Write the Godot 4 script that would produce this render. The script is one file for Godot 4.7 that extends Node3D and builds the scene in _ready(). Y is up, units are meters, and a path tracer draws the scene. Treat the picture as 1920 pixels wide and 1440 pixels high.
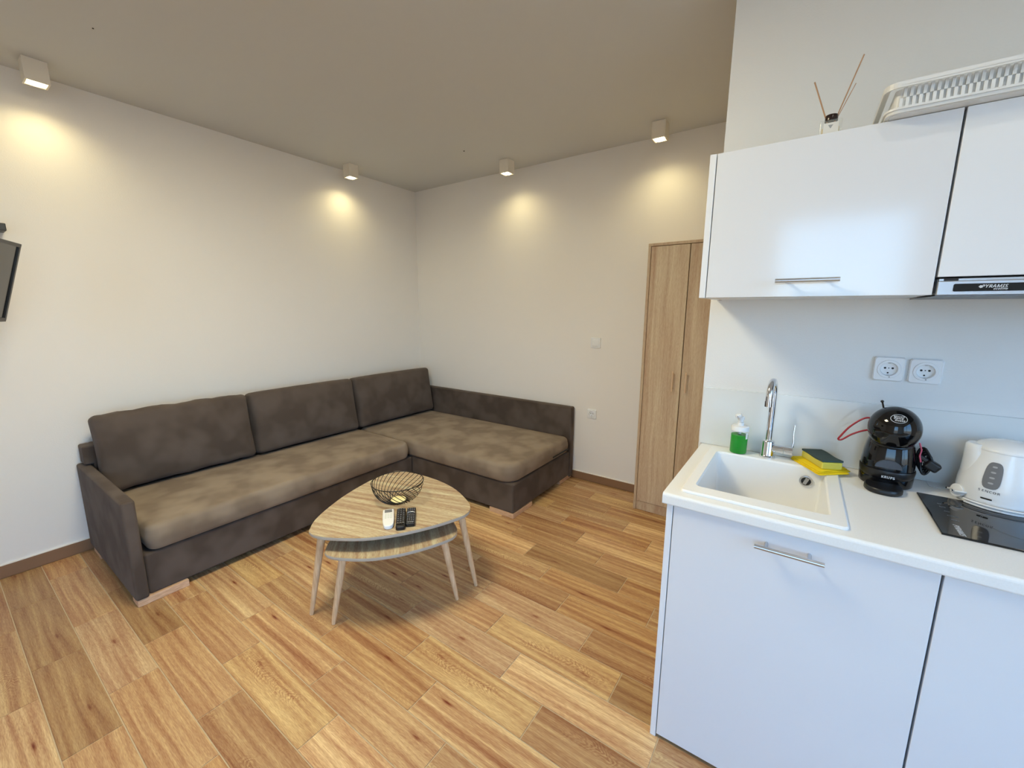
extends Node3D

const H := 2.6        # ceiling height
const RX := 5.6       # right wall
const FZ := 5.2       # front wall (behind the camera)
const KZ := 1.28      # face of the kitchen wall
const KX := 3.062     # its free edge
const YC := 0.88      # worktop
var M := {}
var rng := RandomNumberGenerator.new()

# ---------------------------------------------------------------- mesh helpers
func S() -> SurfaceTool:
	var st := SurfaceTool.new()
	st.begin(Mesh.PRIMITIVE_TRIANGLES)
	return st

func tri(st: SurfaceTool, p: Array, n: Array) -> void:
	var c: Vector3 = (p[1] - p[0]).cross(p[2] - p[0])
	if c.length_squared() < 1e-18:
		return
	var o := [0, 1, 2] if c.dot(n[0] + n[1] + n[2]) < 0 else [0, 2, 1]
	for i in o:
		st.set_normal(n[i])
		st.add_vertex(p[i])

func quad(st: SurfaceTool, a: Vector3, b: Vector3, c: Vector3, d: Vector3, na: Vector3, nb := Vector3.ZERO, nc := Vector3.ZERO, nd := Vector3.ZERO) -> void:
	if nb == Vector3.ZERO:
		nb = na; nc = na; nd = na
	tri(st, [a, b, c], [na, nb, nc])
	tri(st, [a, c, d], [na, nc, nd])

# rounded box; k arcs per edge, more = extra lines on the flats, shift = callable(pos, normal) -> pos
func rbox(st: SurfaceTool, c: Vector3, s: Vector3, r := 0.002, k := 1, t := Transform3D.IDENTITY) -> void:
	var h := s / 2
	r = minf(r, minf(h.x, minf(h.y, h.z)) * 0.98)
	var lines := []
	for a in 3:
		var l := []
		for i in range(k, -1, -1):
			l.append(-(h[a] - r + r * tan(deg_to_rad(45.0 * i / k))))
		for i in range(0, k + 1):
			l.append(h[a] - r + r * tan(deg_to_rad(45.0 * i / k)))
		lines.append(l)
	for a in 3:
		var u := (a + 1) % 3
		var v := (a + 2) % 3
		for sg in [-1.0, 1.0]:
			var ps := []
			var ns := []
			for i in lines[u].size():
				for j in lines[v].size():
					var p := Vector3.ZERO
					p[a] = sg * h[a]; p[u] = lines[u][i]; p[v] = lines[v][j]
					var inn := p.clamp(-(h - Vector3(r, r, r)), h - Vector3(r, r, r))
					var n := (p - inn).normalized()
					ps.append(t * (c + inn + n * r)); ns.append(t.basis * n)
			var w: int = lines[v].size()
			for i in lines[u].size() - 1:
				for j in w - 1:
					var q := [i * w + j, (i + 1) * w + j, (i + 1) * w + j + 1, i * w + j + 1]
					quad(st, ps[q[0]], ps[q[1]], ps[q[2]], ps[q[3]], ns[q[0]], ns[q[1]], ns[q[2]], ns[q[3]])

func span(st: SurfaceTool, a: Vector3, b: Vector3, r := 0.002, k := 1) -> void:
	rbox(st, (a + b) / 2, (b - a).abs(), r, k)

func flatbox(st: SurfaceTool, a: Vector3, b: Vector3) -> void:
	for ax in 3:
		var u := (ax + 1) % 3
		var v := (ax + 2) % 3
		for e in [a, b]:
			var p := [e, e, e, e]
			p[0][u] = a[u]; p[0][v] = a[v]
			p[1][u] = b[u]; p[1][v] = a[v]
			p[2][u] = b[u]; p[2][v] = b[v]
			p[3][u] = a[u]; p[3][v] = b[v]
			var n := Vector3.ZERO
			n[ax] = -1.0 if e == a else 1.0
			quad(st, p[0], p[1], p[2], p[3], n)

func tube(st: SurfaceTool, pts: Array, rad, sides := 10, closed := false, caps := true) -> void:
	var n := pts.size()
	var tang := []
	for i in n:
		var a: Vector3 = pts[(i - 1 + n) % n] if closed or i > 0 else pts[0]
		var b: Vector3 = pts[(i + 1) % n] if closed or i < n - 1 else pts[n - 1]
		tang.append((b - a).normalized())
	var up := Vector3.UP if absf(tang[0].y) < 0.9 else Vector3.RIGHT
	var x: Vector3 = tang[0].cross(up).normalized()
	var rings := []
	var norms := []
	for i in n:
		x = (x - tang[i] * x.dot(tang[i])).normalized()
		var y: Vector3 = tang[i].cross(x)
		var rr: float = rad[i] if rad is Array else rad
		var ring := []
		var nn := []
		for j in sides:
			var d := x * cos(TAU * j / sides) + y * sin(TAU * j / sides)
			ring.append(pts[i] + d * rr); nn.append(d)
		rings.append(ring); norms.append(nn)
	for i in (n if closed else n - 1):
		var e := (i + 1) % n
		for j in sides:
			var f := (j + 1) % sides
			quad(st, rings[i][j], rings[i][f], rings[e][f], rings[e][j], norms[i][j], norms[i][f], norms[e][f], norms[e][j])
	if caps and not closed:
		for e in [0, n - 1]:
			var nn: Vector3 = -tang[0] if e == 0 else tang[n - 1]
			for j in sides:
				tri(st, [pts[e], rings[e][j], rings[e][(j + 1) % sides]], [nn, nn, nn])

# profile of Vector2(radius, height) round the y axis of t
func lathe(st: SurfaceTool, prof: Array, sides := 24, t := Transform3D.IDENTITY) -> void:
	var m := prof.size() - 1
	var sn := []
	for i in m:
		var d: Vector2 = prof[i + 1] - prof[i]
		sn.append(Vector2(d.y, -d.x).normalized())
	for i in m:
		var n0: Vector2 = sn[i]
		var n1: Vector2 = sn[i]
		if i > 0 and sn[i].dot(sn[i - 1]) > 0.6: n0 = (sn[i] + sn[i - 1]).normalized()
		if i < m - 1 and sn[i].dot(sn[i + 1]) > 0.6: n1 = (sn[i] + sn[i + 1]).normalized()
		for j in sides:
			var a := TAU * j / sides
			var b := TAU * (j + 1) / sides
			var f := func(q: Vector2, w: float) -> Vector3: return t * Vector3(q.x * cos(w), q.y, q.x * sin(w))
			var g := func(q: Vector2, w: float) -> Vector3: return t.basis * Vector3(q.x * cos(w), q.y, q.x * sin(w))
			quad(st, f.call(prof[i], a), f.call(prof[i], b), f.call(prof[i + 1], b), f.call(prof[i + 1], a), g.call(n0, a), g.call(n0, b), g.call(n1, b), g.call(n1, a))

# stacked rings (arrays of Vector3, same size), smooth; capped when asked
func skin(st: SurfaceTool, rings: Array, cap0 := true, cap1 := true, t := Transform3D.IDENTITY) -> void:
	st.set_smooth_group(0)
	var n: int = rings[0].size()
	var mid := Vector3.ZERO
	var cnt := 0
	var nrm := []
	for i in rings.size():
		var row := []
		for j in n:
			var du: Vector3 = rings[i][(j + 1) % n] - rings[i][(j - 1 + n) % n]
			var dv: Vector3 = rings[mini(i + 1, rings.size() - 1)][j] - rings[maxi(i - 1, 0)][j]
			var w := dv.cross(du).normalized()
			row.append(w)
		nrm.append(row)
	# outward orientation: compare with the middle ring's centre
	var k := rings.size() / 2
	for p in rings[k]: mid += p
	mid /= n
	var sgn := 0.0
	for j in n: sgn += nrm[k][j].dot(rings[k][j] - mid)
	if sgn < 0:
		for i in nrm.size():
			for j in n: nrm[i][j] = -nrm[i][j]
	for i in rings.size() - 1:
		for j in n:
			var e := (j + 1) % n
			quad(st, t * rings[i][j], t * rings[i][e], t * rings[i + 1][e], t * rings[i + 1][j], t.basis * nrm[i][j], t.basis * nrm[i][e], t.basis * nrm[i + 1][e], t.basis * nrm[i + 1][j])
	for q in [[cap0, 0, 1], [cap1, rings.size() - 1, rings.size() - 2]]:
		if q[0]:
			var c := Vector3.ZERO
			var c2 := Vector3.ZERO
			for j in n: c += rings[q[1]][j] / n; c2 += rings[q[2]][j] / n
			var nn: Vector3 = (c - c2).normalized()
			for j in n: tri(st, [t * c, t * rings[q[1]][j], t * rings[q[1]][(j + 1) % n]], [t.basis * nn, t.basis * nn, t.basis * nn])

func inset(poly: Array, d: float) -> Array:
	var n := poly.size()
	var area := 0.0
	for i in n: area += poly[i].cross(poly[(i + 1) % n])
	var s := signf(area)
	var r := []
	for i in n:
		var a: Vector2 = (poly[i] - poly[(i - 1 + n) % n]).normalized()
		var b: Vector2 = (poly[(i + 1) % n] - poly[i]).normalized()
		var na := Vector2(-a.y, a.x) * s
		var nb := Vector2(-b.y, b.x) * s
		var m := (na + nb).normalized()
		r.append(poly[i] + m * d / maxf(0.4, m.dot(na)))
	return r

func rrect(x0: float, x1: float, z0: float, z1: float, rad, seg := 6) -> Array:
	var r: Array = rad if rad is Array else [rad, rad, rad, rad]
	var out := []
	var cs := [[x1, z1, 0.0, r[0], -1, -1], [x0, z1, 90.0, r[1], 1, -1], [x0, z0, 180.0, r[2], 1, 1], [x1, z0, 270.0, r[3], -1, 1]]
	for c in cs:
		for i in seg + 1:
			var a := deg_to_rad(c[2] + 90.0 * i / seg)
			out.append(Vector2(c[0] + c[4] * c[3] + cos(a) * c[3], c[1] + c[5] * c[3] + sin(a) * c[3]))
	return out

func at_y(poly: Array, y: float) -> Array:
	var r := []
	for p in poly: r.append(Vector3(p.x, y, p.y))
	return r

# a slab over a plan outline with rounded edges; bulge domes the top, wave(x, z) lifts it
func pad(st: SurfaceTool, poly: Array, y0: float, y1: float, f := 0.004, seg := 3, bulge := 0.0, t := Transform3D.IDENTITY, side_bulge := 0.0) -> void:
	var rings := []
	for i in seg + 1:
		var a := PI / 2 * i / seg
		rings.append(at_y(inset(poly, f * (1 - sin(a))), y0 + f * (1 - cos(a))))
	if side_bulge > 0:
		for i in range(1, 4):
			rings.append(at_y(inset(poly, -side_bulge * sin(PI * i / 4)), lerpf(y0 + f, y1 - f, i / 4.0)))
	for i in seg + 1:
		var a := PI / 2 * i / seg
		rings.append(at_y(inset(poly, f * (1 - cos(a))), y1 - f + f * sin(a)))
	if bulge == 0.0:
		skin(st, rings, true, true, t)
		return
	var top: Array = rings[rings.size() - 1]
	var c := Vector3.ZERO
	for p in top: c += p / top.size()
	for i in range(1, 9):
		var k := i / 9.0
		var row := []
		for p in top:
			var q: Vector3 = p.lerp(c, k)
			q.y += bulge * (1 - pow(1 - k, 2.4))
			row.append(q)
		rings.append(row)
	skin(st, rings, true, true, t)

func frame_ring(st: SurfaceTool, outer: Array, inner: Array, y0: float, y1: float, t := Transform3D.IDENTITY) -> void:
	var n := outer.size()
	for i in n:
		var e := (i + 1) % n
		var a: Vector2 = outer[i]
		var b: Vector2 = outer[e]
		var c: Vector2 = inner[e]
		var d: Vector2 = inner[i]
		var v := func(p: Vector2, y: float) -> Vector3: return t * Vector3(p.x, y, p.y)
		quad(st, v.call(a, y1), v.call(b, y1), v.call(c, y1), v.call(d, y1), t.basis.y)
		quad(st, v.call(a, y0), v.call(b, y0), v.call(c, y0), v.call(d, y0), -t.basis.y)
		var mid := (a + b) / 2 - (c + d) / 2
		var no := Vector2(b.y - a.y, a.x - b.x)
		if no.dot(mid) < 0: no = -no
		var ni := Vector2(c.y - d.y, d.x - c.x)
		if ni.dot(mid) > 0: ni = -ni
		quad(st, v.call(a, y0), v.call(b, y0), v.call(b, y1), v.call(a, y1), t.basis * Vector3(no.x, 0, no.y).normalized())
		quad(st, v.call(d, y0), v.call(c, y0), v.call(c, y1), v.call(d, y1), t.basis * Vector3(ni.x, 0, ni.y).normalized())

func smooth_loop(p: Array, k: int) -> Array:
	var r := []
	var n := p.size()
	for i in n:
		for j in k:
			r.append(p[i].cubic_interpolate(p[(i + 1) % n], p[(i - 1 + n) % n], p[(i + 2) % n], float(j) / k))
	return r

func text(st: SurfaceTool, s: String, height: float, t: Transform3D, bold := true, italic := false, squeeze := 1.0) -> void:
	var f := SystemFont.new()
	f.font_names = PackedStringArray(["Droid Sans"])
	f.font_weight = 700 if bold else 400
	var m := TextMesh.new()
	m.font = f
	m.text = s
	m.font_size = 64
	m.pixel_size = height / 46.0
	m.depth = height * 0.02
	m.curve_step = 2.0
	var b := Basis(Vector3(squeeze, 0, 0), Vector3(0.22 if italic else 0.0, 1, 0), Vector3(0, 0, 1))
	st.append_from(m, 0, t * Transform3D(b, Vector3.ZERO))

# ---------------------------------------------------------------- object helpers
func base_of(p: Node) -> Vector3:
	var o := Vector3.ZERO
	while p != self:
		o += p.position
		p = p.get_parent()
	return o

func thing(called: String, label: String, category: String, at := Vector3.ZERO, group := "") -> Node3D:
	var o := Node3D.new()
	o.name = called
	add_child(o, true)
	if o.name != called:
		o.name = numbered(called)
	o.position = at
	tag(o, label, category, group)
	return o

func numbered(called: String) -> String:
	if not has_node(called):
		return called
	var i := 1
	while has_node("%s_%03d" % [called, i]): i += 1
	return "%s_%03d" % [called, i]

func tag(o: Node, label: String, category: String, group := "", kind := "") -> Node:
	if label: o.set_meta("label", label)
	if category: o.set_meta("category", category)
	if group: o.set_meta("group", group)
	if kind: o.set_meta("kind", kind)
	return o

func put(st: SurfaceTool, called: String, mat: Material, parent: Node = self, label := "") -> MeshInstance3D:
	var o := MeshInstance3D.new()
	o.mesh = st.commit()
	return hang(o, called, mat, parent, label)

func hang(o: MeshInstance3D, called: String, mat: Material, parent: Node, label := "") -> MeshInstance3D:
	o.material_override = mat
	var nm := called
	var i := 1
	while parent.has_node(nm):
		nm = "%s_%03d" % [called, i]
		i += 1
	o.name = nm
	parent.add_child(o, true)
	if parent != self and not parent.has_meta("local"):
		o.position = -base_of(parent)
	if parent.has_meta("local"):
		o.set_meta("local", true)
	if label: o.set_meta("label", label)
	return o

func structure(st: SurfaceTool, called: String, mat: Material, label: String) -> MeshInstance3D:
	var o := put(st, called, mat)
	o.set_meta("kind", "structure")
	o.set_meta("label", label)
	return o

func local_thing(called: String, label: String, category: String, at: Vector3, turn := 0.0, group := "") -> Node3D:
	var o := thing(called, label, category, at, group)
	o.rotation.y = turn
	o.set_meta("local", true)
	return o

func copy(src: Node3D, label: String, at: Vector3) -> Node3D:
	var c: Node3D = src.duplicate()
	var nm: String = src.name
	c.name = numbered(nm)
	add_child(c, true)
	c.position = at
	c.set_meta("label", label)
	return c

# ---------------------------------------------------------------- materials
func mat(c: Color, rough := 0.5, metal := 0.0, spec := 0.5) -> StandardMaterial3D:
	var m := StandardMaterial3D.new()
	m.albedo_color = c
	m.roughness = rough
	m.metallic = metal
	m.metallic_specular = spec
	return m

func rgb(r: float, g: float, b: float) -> Color:
	return Color(r / 255.0, g / 255.0, b / 255.0)

func noise_tex(fr: float, oct: int, ramp: Array, size := 512, seed_ := 1, normal := false, bump := 4.0) -> NoiseTexture2D:
	var n := FastNoiseLite.new()
	n.noise_type = FastNoiseLite.TYPE_SIMPLEX_SMOOTH
	n.frequency = fr
	n.fractal_octaves = oct
	n.seed = seed_
	var t := NoiseTexture2D.new()
	t.width = size
	t.height = size
	t.seamless = true
	t.noise = n
	t.as_normal_map = normal
	t.bump_strength = bump
	if ramp:
		var g := Gradient.new()
		g.offsets = PackedFloat32Array(ramp.map(func(x): return x[0]))
		g.colors = PackedColorArray(ramp.map(func(x): return x[1]))
		t.color_ramp = g
	return t

func tri_map(m: StandardMaterial3D, s: Vector3) -> StandardMaterial3D:
	m.uv1_triplanar = true
	m.uv1_scale = s
	return m

# planks of printed wood: rows x cols cells in one image, grain along x
func wood_atlas(w: int, h: int, cols: int, rows: int, seed_: int, px_per_cm: float, tones: Array, contrast: float, curls: bool, knots: bool) -> ImageTexture:
	var n1 := FastNoiseLite.new()
	n1.noise_type = FastNoiseLite.TYPE_SIMPLEX_SMOOTH
	n1.seed = seed_
	n1.frequency = 1.0
	n1.fractal_octaves = 3
	var n2 := FastNoiseLite.new()
	n2.noise_type = FastNoiseLite.TYPE_SIMPLEX
	n2.seed = seed_ + 7
	n2.frequency = 1.0
	n2.fractal_octaves = 2
	var r := RandomNumberGenerator.new()
	r.seed = seed_
	var data := PackedByteArray()
	data.resize(w * h * 3)
	var cw := w / cols
	var ch := h / rows
	for cy in rows:
		for cx in cols:
			var k := cy * cols + cx
			var tone: Color = tones[k % tones.size()]
			var ox := r.randf() * 500.0
			var oy := r.randf() * 500.0
			var curl := curls and k % 3 == 1
			var curl_y := r.randf_range(0.25, 0.75) * ch / px_per_cm
			var kx := r.randf_range(0.15, 0.85) * cw
			var ky := r.randf_range(0.25, 0.75) * ch
			var has_knot := knots and r.randf() < 0.6
			var ks := r.randf_range(0.4, 1.0)
			var band_y := r.randf() * ch / px_per_cm
			var band := r.randf_range(-0.5, 1.0)
			for y in ch:
				var yc := y / px_per_cm
				for x in cw:
					var xc := x / px_per_cm
					var warp := n2.get_noise_2d(xc * 0.012 + ox, yc * 0.05 + oy) * 0.7
					var yy := yc + warp
					var v := n1.get_noise_2d(xc * 0.011 + ox, yy * 0.30 + oy) * 1.0
					v += n1.get_noise_2d(xc * 0.035 + oy, yy * 1.6 + ox) * 0.34
					v += n2.get_noise_2d(xc * 0.2 + ox, yy * 6.5) * 0.5
					var dy := absf(yy - band_y)
					if dy < 2.2: v -= band * 0.8 * smoothstep(2.2, 1.2, dy)
					if curl:
						var q := yy - curl_y + 2.2 * n1.get_noise_2d(xc * 0.09 + ox, 3.0)
						var m := clampf(1.0 - absf(q) / 3.4, 0.0, 1.0) * clampf(0.3 + 1.8 * n1.get_noise_2d(xc * 0.04 + oy, 9.0), 0.0, 1.0)
						if m > 0.0:
							var rg := sin((xc * 1.5 - absf(q) * 1.6 + 2.5 * n1.get_noise_2d(xc * 0.12, yc * 0.5 + oy)) * 2.3)
							v += m * 0.55 * rg - 0.15 * m
					if has_knot:
						var dx := (x - kx) / px_per_cm
						var dk := (y - ky) / px_per_cm
						var d := dx * dx * 0.07 + dk * dk * 1.3
						if d < 4.0: v -= ks * (1.7 * exp(-d * 4.0) + 0.45 * exp(-d * 0.8))
					var l := 1.0 + v * contrast
					var i := ((cy * ch + y) * w + cx * cw + x) * 3
					data[i] = clampi(int(tone.r * (0.62 * l + 0.38) * 255.0), 0, 255)
					data[i + 1] = clampi(int(tone.g * l * 255.0), 0, 255)
					data[i + 2] = clampi(int(tone.b * (l * 1.12 - 0.12) * 255.0), 0, 255)
	var img := Image.create_from_data(w, h, false, Image.FORMAT_RGB8, data)
	img.generate_mipmaps()
	return ImageTexture.create_from_image(img)

func make_materials() -> void:
	M.wall = mat(rgb(236, 232, 226), 0.75)
	M.kwall = mat(rgb(232, 232, 230), 0.7)
	M.ceiling = mat(rgb(210, 210, 208), 0.85)
	for k in ["wall", "kwall"]:
		M[k].normal_enabled = true
		M[k].normal_texture = noise_tex(0.06, 3, [], 512, 5, true, 2.0)
		M[k].normal_scale = 0.25
		M[k].uv1_world_triplanar = true
		tri_map(M[k], Vector3(4, 4, 4))
	M.gloss = mat(rgb(230, 232, 236), 0.12, 0.0, 0.6)
	M.gloss_plain = mat(rgb(236, 238, 241), 0.22)
	M.carcass = mat(rgb(222, 224, 226), 0.45)
	M.worktop = mat(rgb(246, 246, 244), 0.38)
	M.worktop.albedo_texture = noise_tex(0.12, 3, [[0.0, rgb(250, 250, 249)], [1.0, rgb(255, 255, 255)]], 256, 3)
	tri_map(M.worktop, Vector3(6, 6, 6))
	M.sink = mat(rgb(246, 246, 244), 0.3)
	M.splash = mat(rgb(228, 231, 230), 0.06)
	M.steel = mat(rgb(200, 200, 202), 0.28, 1.0)
	M.steel_brushed = mat(rgb(196, 200, 206), 0.34, 0.9)
	M.chrome = mat(rgb(226, 228, 232), 0.05, 1.0)
	M.black_gloss = mat(rgb(10, 10, 12), 0.06)
	M.black = mat(rgb(18, 18, 20), 0.38)
	M.black_wire = mat(rgb(16, 14, 13), 0.45)
	M.hob = mat(rgb(12, 13, 16), 0.04)
	M.print = mat(rgb(205, 208, 212), 0.5)
	M.print_dim = mat(rgb(110, 114, 120), 0.5)
	M.white_plastic = mat(rgb(236, 237, 238), 0.25)
	M.white_plastic2 = mat(rgb(228, 229, 228), 0.4)
	M.kettle = mat(rgb(240, 242, 244), 0.16)
	M.grey_window = mat(rgb(120, 122, 126), 0.2)
	M.hole = mat(rgb(12, 12, 14), 0.6)
	M.lamp = mat(rgb(230, 222, 208), 0.5)
	M.lamp_in = mat(rgb(210, 205, 195), 0.4)
	M.bulb = mat(rgb(255, 240, 210), 0.5)
	M.bulb.emission_enabled = true
	M.bulb.emission = Color(1.0, 0.92, 0.72)
	M.bulb.emission_energy_multiplier = 9.0
	M.red = mat(rgb(165, 20, 38), 0.4)
	M.pink = mat(rgb(215, 90, 110), 0.5)
	M.dark_grey = mat(rgb(62, 68, 78), 0.3)
	M.sponge = mat(rgb(238, 222, 92), 0.9)
	M.sponge.normal_enabled = true
	M.sponge.normal_texture = noise_tex(0.2, 2, [], 256, 9, true, 8.0)
	tri_map(M.sponge, Vector3(20, 20, 20))
	M.scour = mat(rgb(74, 92, 88), 0.95)
	M.scour.albedo_texture = noise_tex(0.25, 3, [[0.0, rgb(150, 160, 160)], [1.0, rgb(255, 255, 255)]], 256, 10)
	tri_map(M.scour, Vector3(14, 14, 14))
	M.cloth = mat(rgb(240, 205, 10), 0.85)
	M.glass = mat(Color(0.93, 0.97, 0.96, 0.12), 0.03)
	M.glass.transparency = BaseMaterial3D.TRANSPARENCY_ALPHA
	M.soap = mat(rgb(2, 150, 20), 0.25, 0.0, 0.25)
	M.tube = mat(rgb(215, 225, 215), 0.4)
	M.reed = mat(rgb(186, 146, 112), 0.8)
	M.scent = mat(rgb(226, 206, 160), 0.1)
	M.brown_cap = mat(rgb(38, 18, 14), 0.2)
	M.card = mat(rgb(235, 235, 232), 0.7)
	M.grout = mat(rgb(206, 186, 154), 0.85)
	M.skirt = mat(rgb(138, 104, 76), 0.5)
	M.caulk = mat(rgb(240, 236, 228), 0.7)
	# fabric
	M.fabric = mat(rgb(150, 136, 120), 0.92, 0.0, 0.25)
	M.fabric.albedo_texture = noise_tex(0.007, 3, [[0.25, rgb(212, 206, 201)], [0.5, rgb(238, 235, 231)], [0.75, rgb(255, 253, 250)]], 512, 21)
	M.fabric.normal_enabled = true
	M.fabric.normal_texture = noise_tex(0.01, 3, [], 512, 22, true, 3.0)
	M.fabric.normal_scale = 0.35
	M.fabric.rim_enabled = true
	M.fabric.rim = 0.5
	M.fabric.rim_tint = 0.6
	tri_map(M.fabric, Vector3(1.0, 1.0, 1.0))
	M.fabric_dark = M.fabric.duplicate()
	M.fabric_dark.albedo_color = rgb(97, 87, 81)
	M.beech = mat(rgb(236, 204, 164), 0.45)
	M.beech.albedo_texture = noise_tex(0.03, 3, [[0.2, rgb(225, 215, 205)], [0.8, rgb(255, 255, 255)]], 256, 31)
	tri_map(M.beech, Vector3(14, 1.2, 14))
	M.block = mat(rgb(226, 190, 158), 0.5)
	M.block.albedo_texture = noise_tex(0.03, 3, [[0.2, rgb(228, 220, 212)], [0.8, rgb(255, 255, 255)]], 256, 32)
	tri_map(M.block, Vector3(2, 16, 2))
	# wood prints
	var tones := []
	for c in [[188, 146, 100], [180, 136, 92], [194, 152, 106], [172, 128, 84], [190, 148, 98], [182, 142, 100], [186, 140, 92], [178, 132, 86], [192, 146, 100], [174, 132, 90], [188, 142, 96], [184, 144, 104], [180, 134, 88], [190, 150, 104]]:
		var dk: float = [1.02, 0.95, 1.04, 0.91, 1.0, 1.03, 0.97][tones.size() % 7]
		tones.append(rgb(c[0] * 1.05 * dk, c[1] * 1.085 * dk, c[2] * 1.13 * dk))
	M.tile = mat(Color.WHITE, 0.4, 0.0, 0.45)
	M.tile.albedo_texture = wood_atlas(1024, 1022, 2, 7, 11, 9.0, tones, 0.29, true, true)
	M.oak = mat(Color.WHITE, 0.55, 0.0, 0.4)
	M.oak.albedo_texture = wood_atlas(1024, 512, 1, 2, 23, 6.0, [rgb(200, 178, 150), rgb(194, 171, 144)], 0.13, false, true)
	M.oak_edge = mat(rgb(176, 146, 112), 0.6)
	M.top_wood = mat(Color.WHITE, 0.42, 0.0, 0.45)
	M.top_wood.albedo_texture = wood_atlas(512, 512, 1, 1, 37, 6.0, [rgb(184, 163, 132)], 0.26, false, false)
	M.top_edge = mat(rgb(182, 172, 158), 0.55)

# ---------------------------------------------------------------- light
func lights_and_camera() -> void:
	var cam := Camera3D.new()
	cam.name = "camera"
	cam.fov = rad_to_deg(2.0 * atan(720.0 / 777.377))
	cam.near = 0.02
	cam.far = 100.0
	cam.basis = Basis(Vector3.UP, 0.6074) * Basis(Vector3.RIGHT, -0.1751) * Basis(Vector3.BACK, 0.0051)
	cam.position = Vector3(3.3741, 1.422, 3.1107)
	add_child(cam)
	cam.current = true
	var we := WorldEnvironment.new()
	we.name = "surroundings"
	var e := Environment.new()
	e.background_mode = Environment.BG_SKY
	var sky := Sky.new()
	var sm := ProceduralSkyMaterial.new()
	sm.sky_top_color = Color(0.48, 0.73, 1.0)
	sm.sky_horizon_color = Color(0.72, 0.885, 1.0)
	sm.ground_bottom_color = Color(0.55, 0.56, 0.56)
	sm.ground_horizon_color = Color(0.7, 0.73, 0.76)
	sm.sky_energy_multiplier = 2.35
	sm.ground_energy_multiplier = 2.35
	sky.sky_material = sm
	e.sky = sky
	e.tonemap_mode = Environment.TONE_MAPPER_LINEAR
	e.tonemap_exposure = 1.18
	e.sdfgi_enabled = true
	e.ssao_enabled = true
	e.ssil_enabled = true
	we.environment = e
	add_child(we)

const LAMP_POWER := 0.2
func ceiling_lamp(at: Vector3, label: String, src: Node3D = null) -> Node3D:
	if src:
		return copy(src, label, at)
	var o := local_thing("ceiling_spotlight", label, "ceiling lamp", at, 0.0, "square white ceiling spotlights")
	var st := S()
	var a := 0.043
	# four sides and a top plate, open below
	for s in [-1.0, 1.0]:
		rbox(st, Vector3(s * (a - 0.004), -0.05, 0), Vector3(0.008, 0.1, a * 2), 0.0015)
		rbox(st, Vector3(0, -0.05, s * (a - 0.004)), Vector3(a * 2 - 0.016, 0.1, 0.008), 0.0015)
	rbox(st, Vector3(0, -0.006, 0), Vector3(a * 2 - 0.014, 0.01, a * 2 - 0.014), 0.001)
	put(st, "housing", M.lamp, o)
	st = S()
	rbox(st, Vector3(0, -0.088, 0), Vector3(0.069, 0.004, 0.069), 0.001)
	put(st, "reflector", M.lamp_in, o)
	st = S()
	lathe(st, [Vector2(0.0, -0.091), Vector2(0.026, -0.091), Vector2(0.032, -0.093), Vector2(0.0335, -0.097), Vector2(0.031, -0.1), Vector2(0.0, -0.101)], 20)
	put(st, "bulb", M.bulb, o)
	var l := SpotLight3D.new()
	l.name = "spot_light"
	l.position = Vector3(0, -0.104, 0)
	l.rotation.x = -PI / 2
	l.light_color = Color(1.0, 0.93, 0.70)
	l.light_energy = LAMP_POWER
	l.light_size = 0.024
	l.spot_angle = 76.0
	l.spot_angle_attenuation = 1.0
	l.spot_attenuation = 2.0
	l.spot_range = 12.0
	l.shadow_enabled = true
	o.add_child(l)
	return o

func ceiling_panel() -> void:
	var o := local_thing("ceiling_panel", "large flat square ceiling panel light in the middle of the room", "ceiling lamp", Vector3(1.92, H - 0.0005, 2.52))
	var st := S()
	for s in [-1.0, 1.0]:
		rbox(st, Vector3(s * 0.31, -0.015, 0), Vector3(0.02, 0.03, 0.64), 0.003)
		rbox(st, Vector3(0, -0.015, s * 0.31), Vector3(0.6, 0.03, 0.02), 0.003)
	put(st, "frame", M.lamp, o)
	st = S()
	rbox(st, Vector3(0, -0.012, 0), Vector3(0.6, 0.012, 0.6), 0.002)
	var glow := mat(rgb(250, 245, 235), 0.5)
	glow.emission_enabled = true
	glow.emission = Color(1.0, 0.95, 0.82)
	glow.emission_energy_multiplier = 2.0
	put(st, "diffuser", glow, o)
	var l := AreaLight3D.new()
	l.name = "panel_light"
	l.area_size = Vector2(0.6, 0.6)
	l.position = Vector3(0, -0.022, 0)
	l.rotation.x = -PI / 2
	l.light_color = Color(1.0, 0.955, 0.82)
	l.light_energy = 3.5
	l.area_range = 12.0
	l.area_attenuation = 2.0
	l.shadow_enabled = true
	o.add_child(l)

# ---------------------------------------------------------------- setting
func wall_box(called: String, boxes: Array, m: Material, label: String) -> MeshInstance3D:
	var st := S()
	for b in boxes: flatbox(st, b[0], b[1])
	return structure(st, called, m, label)

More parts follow.
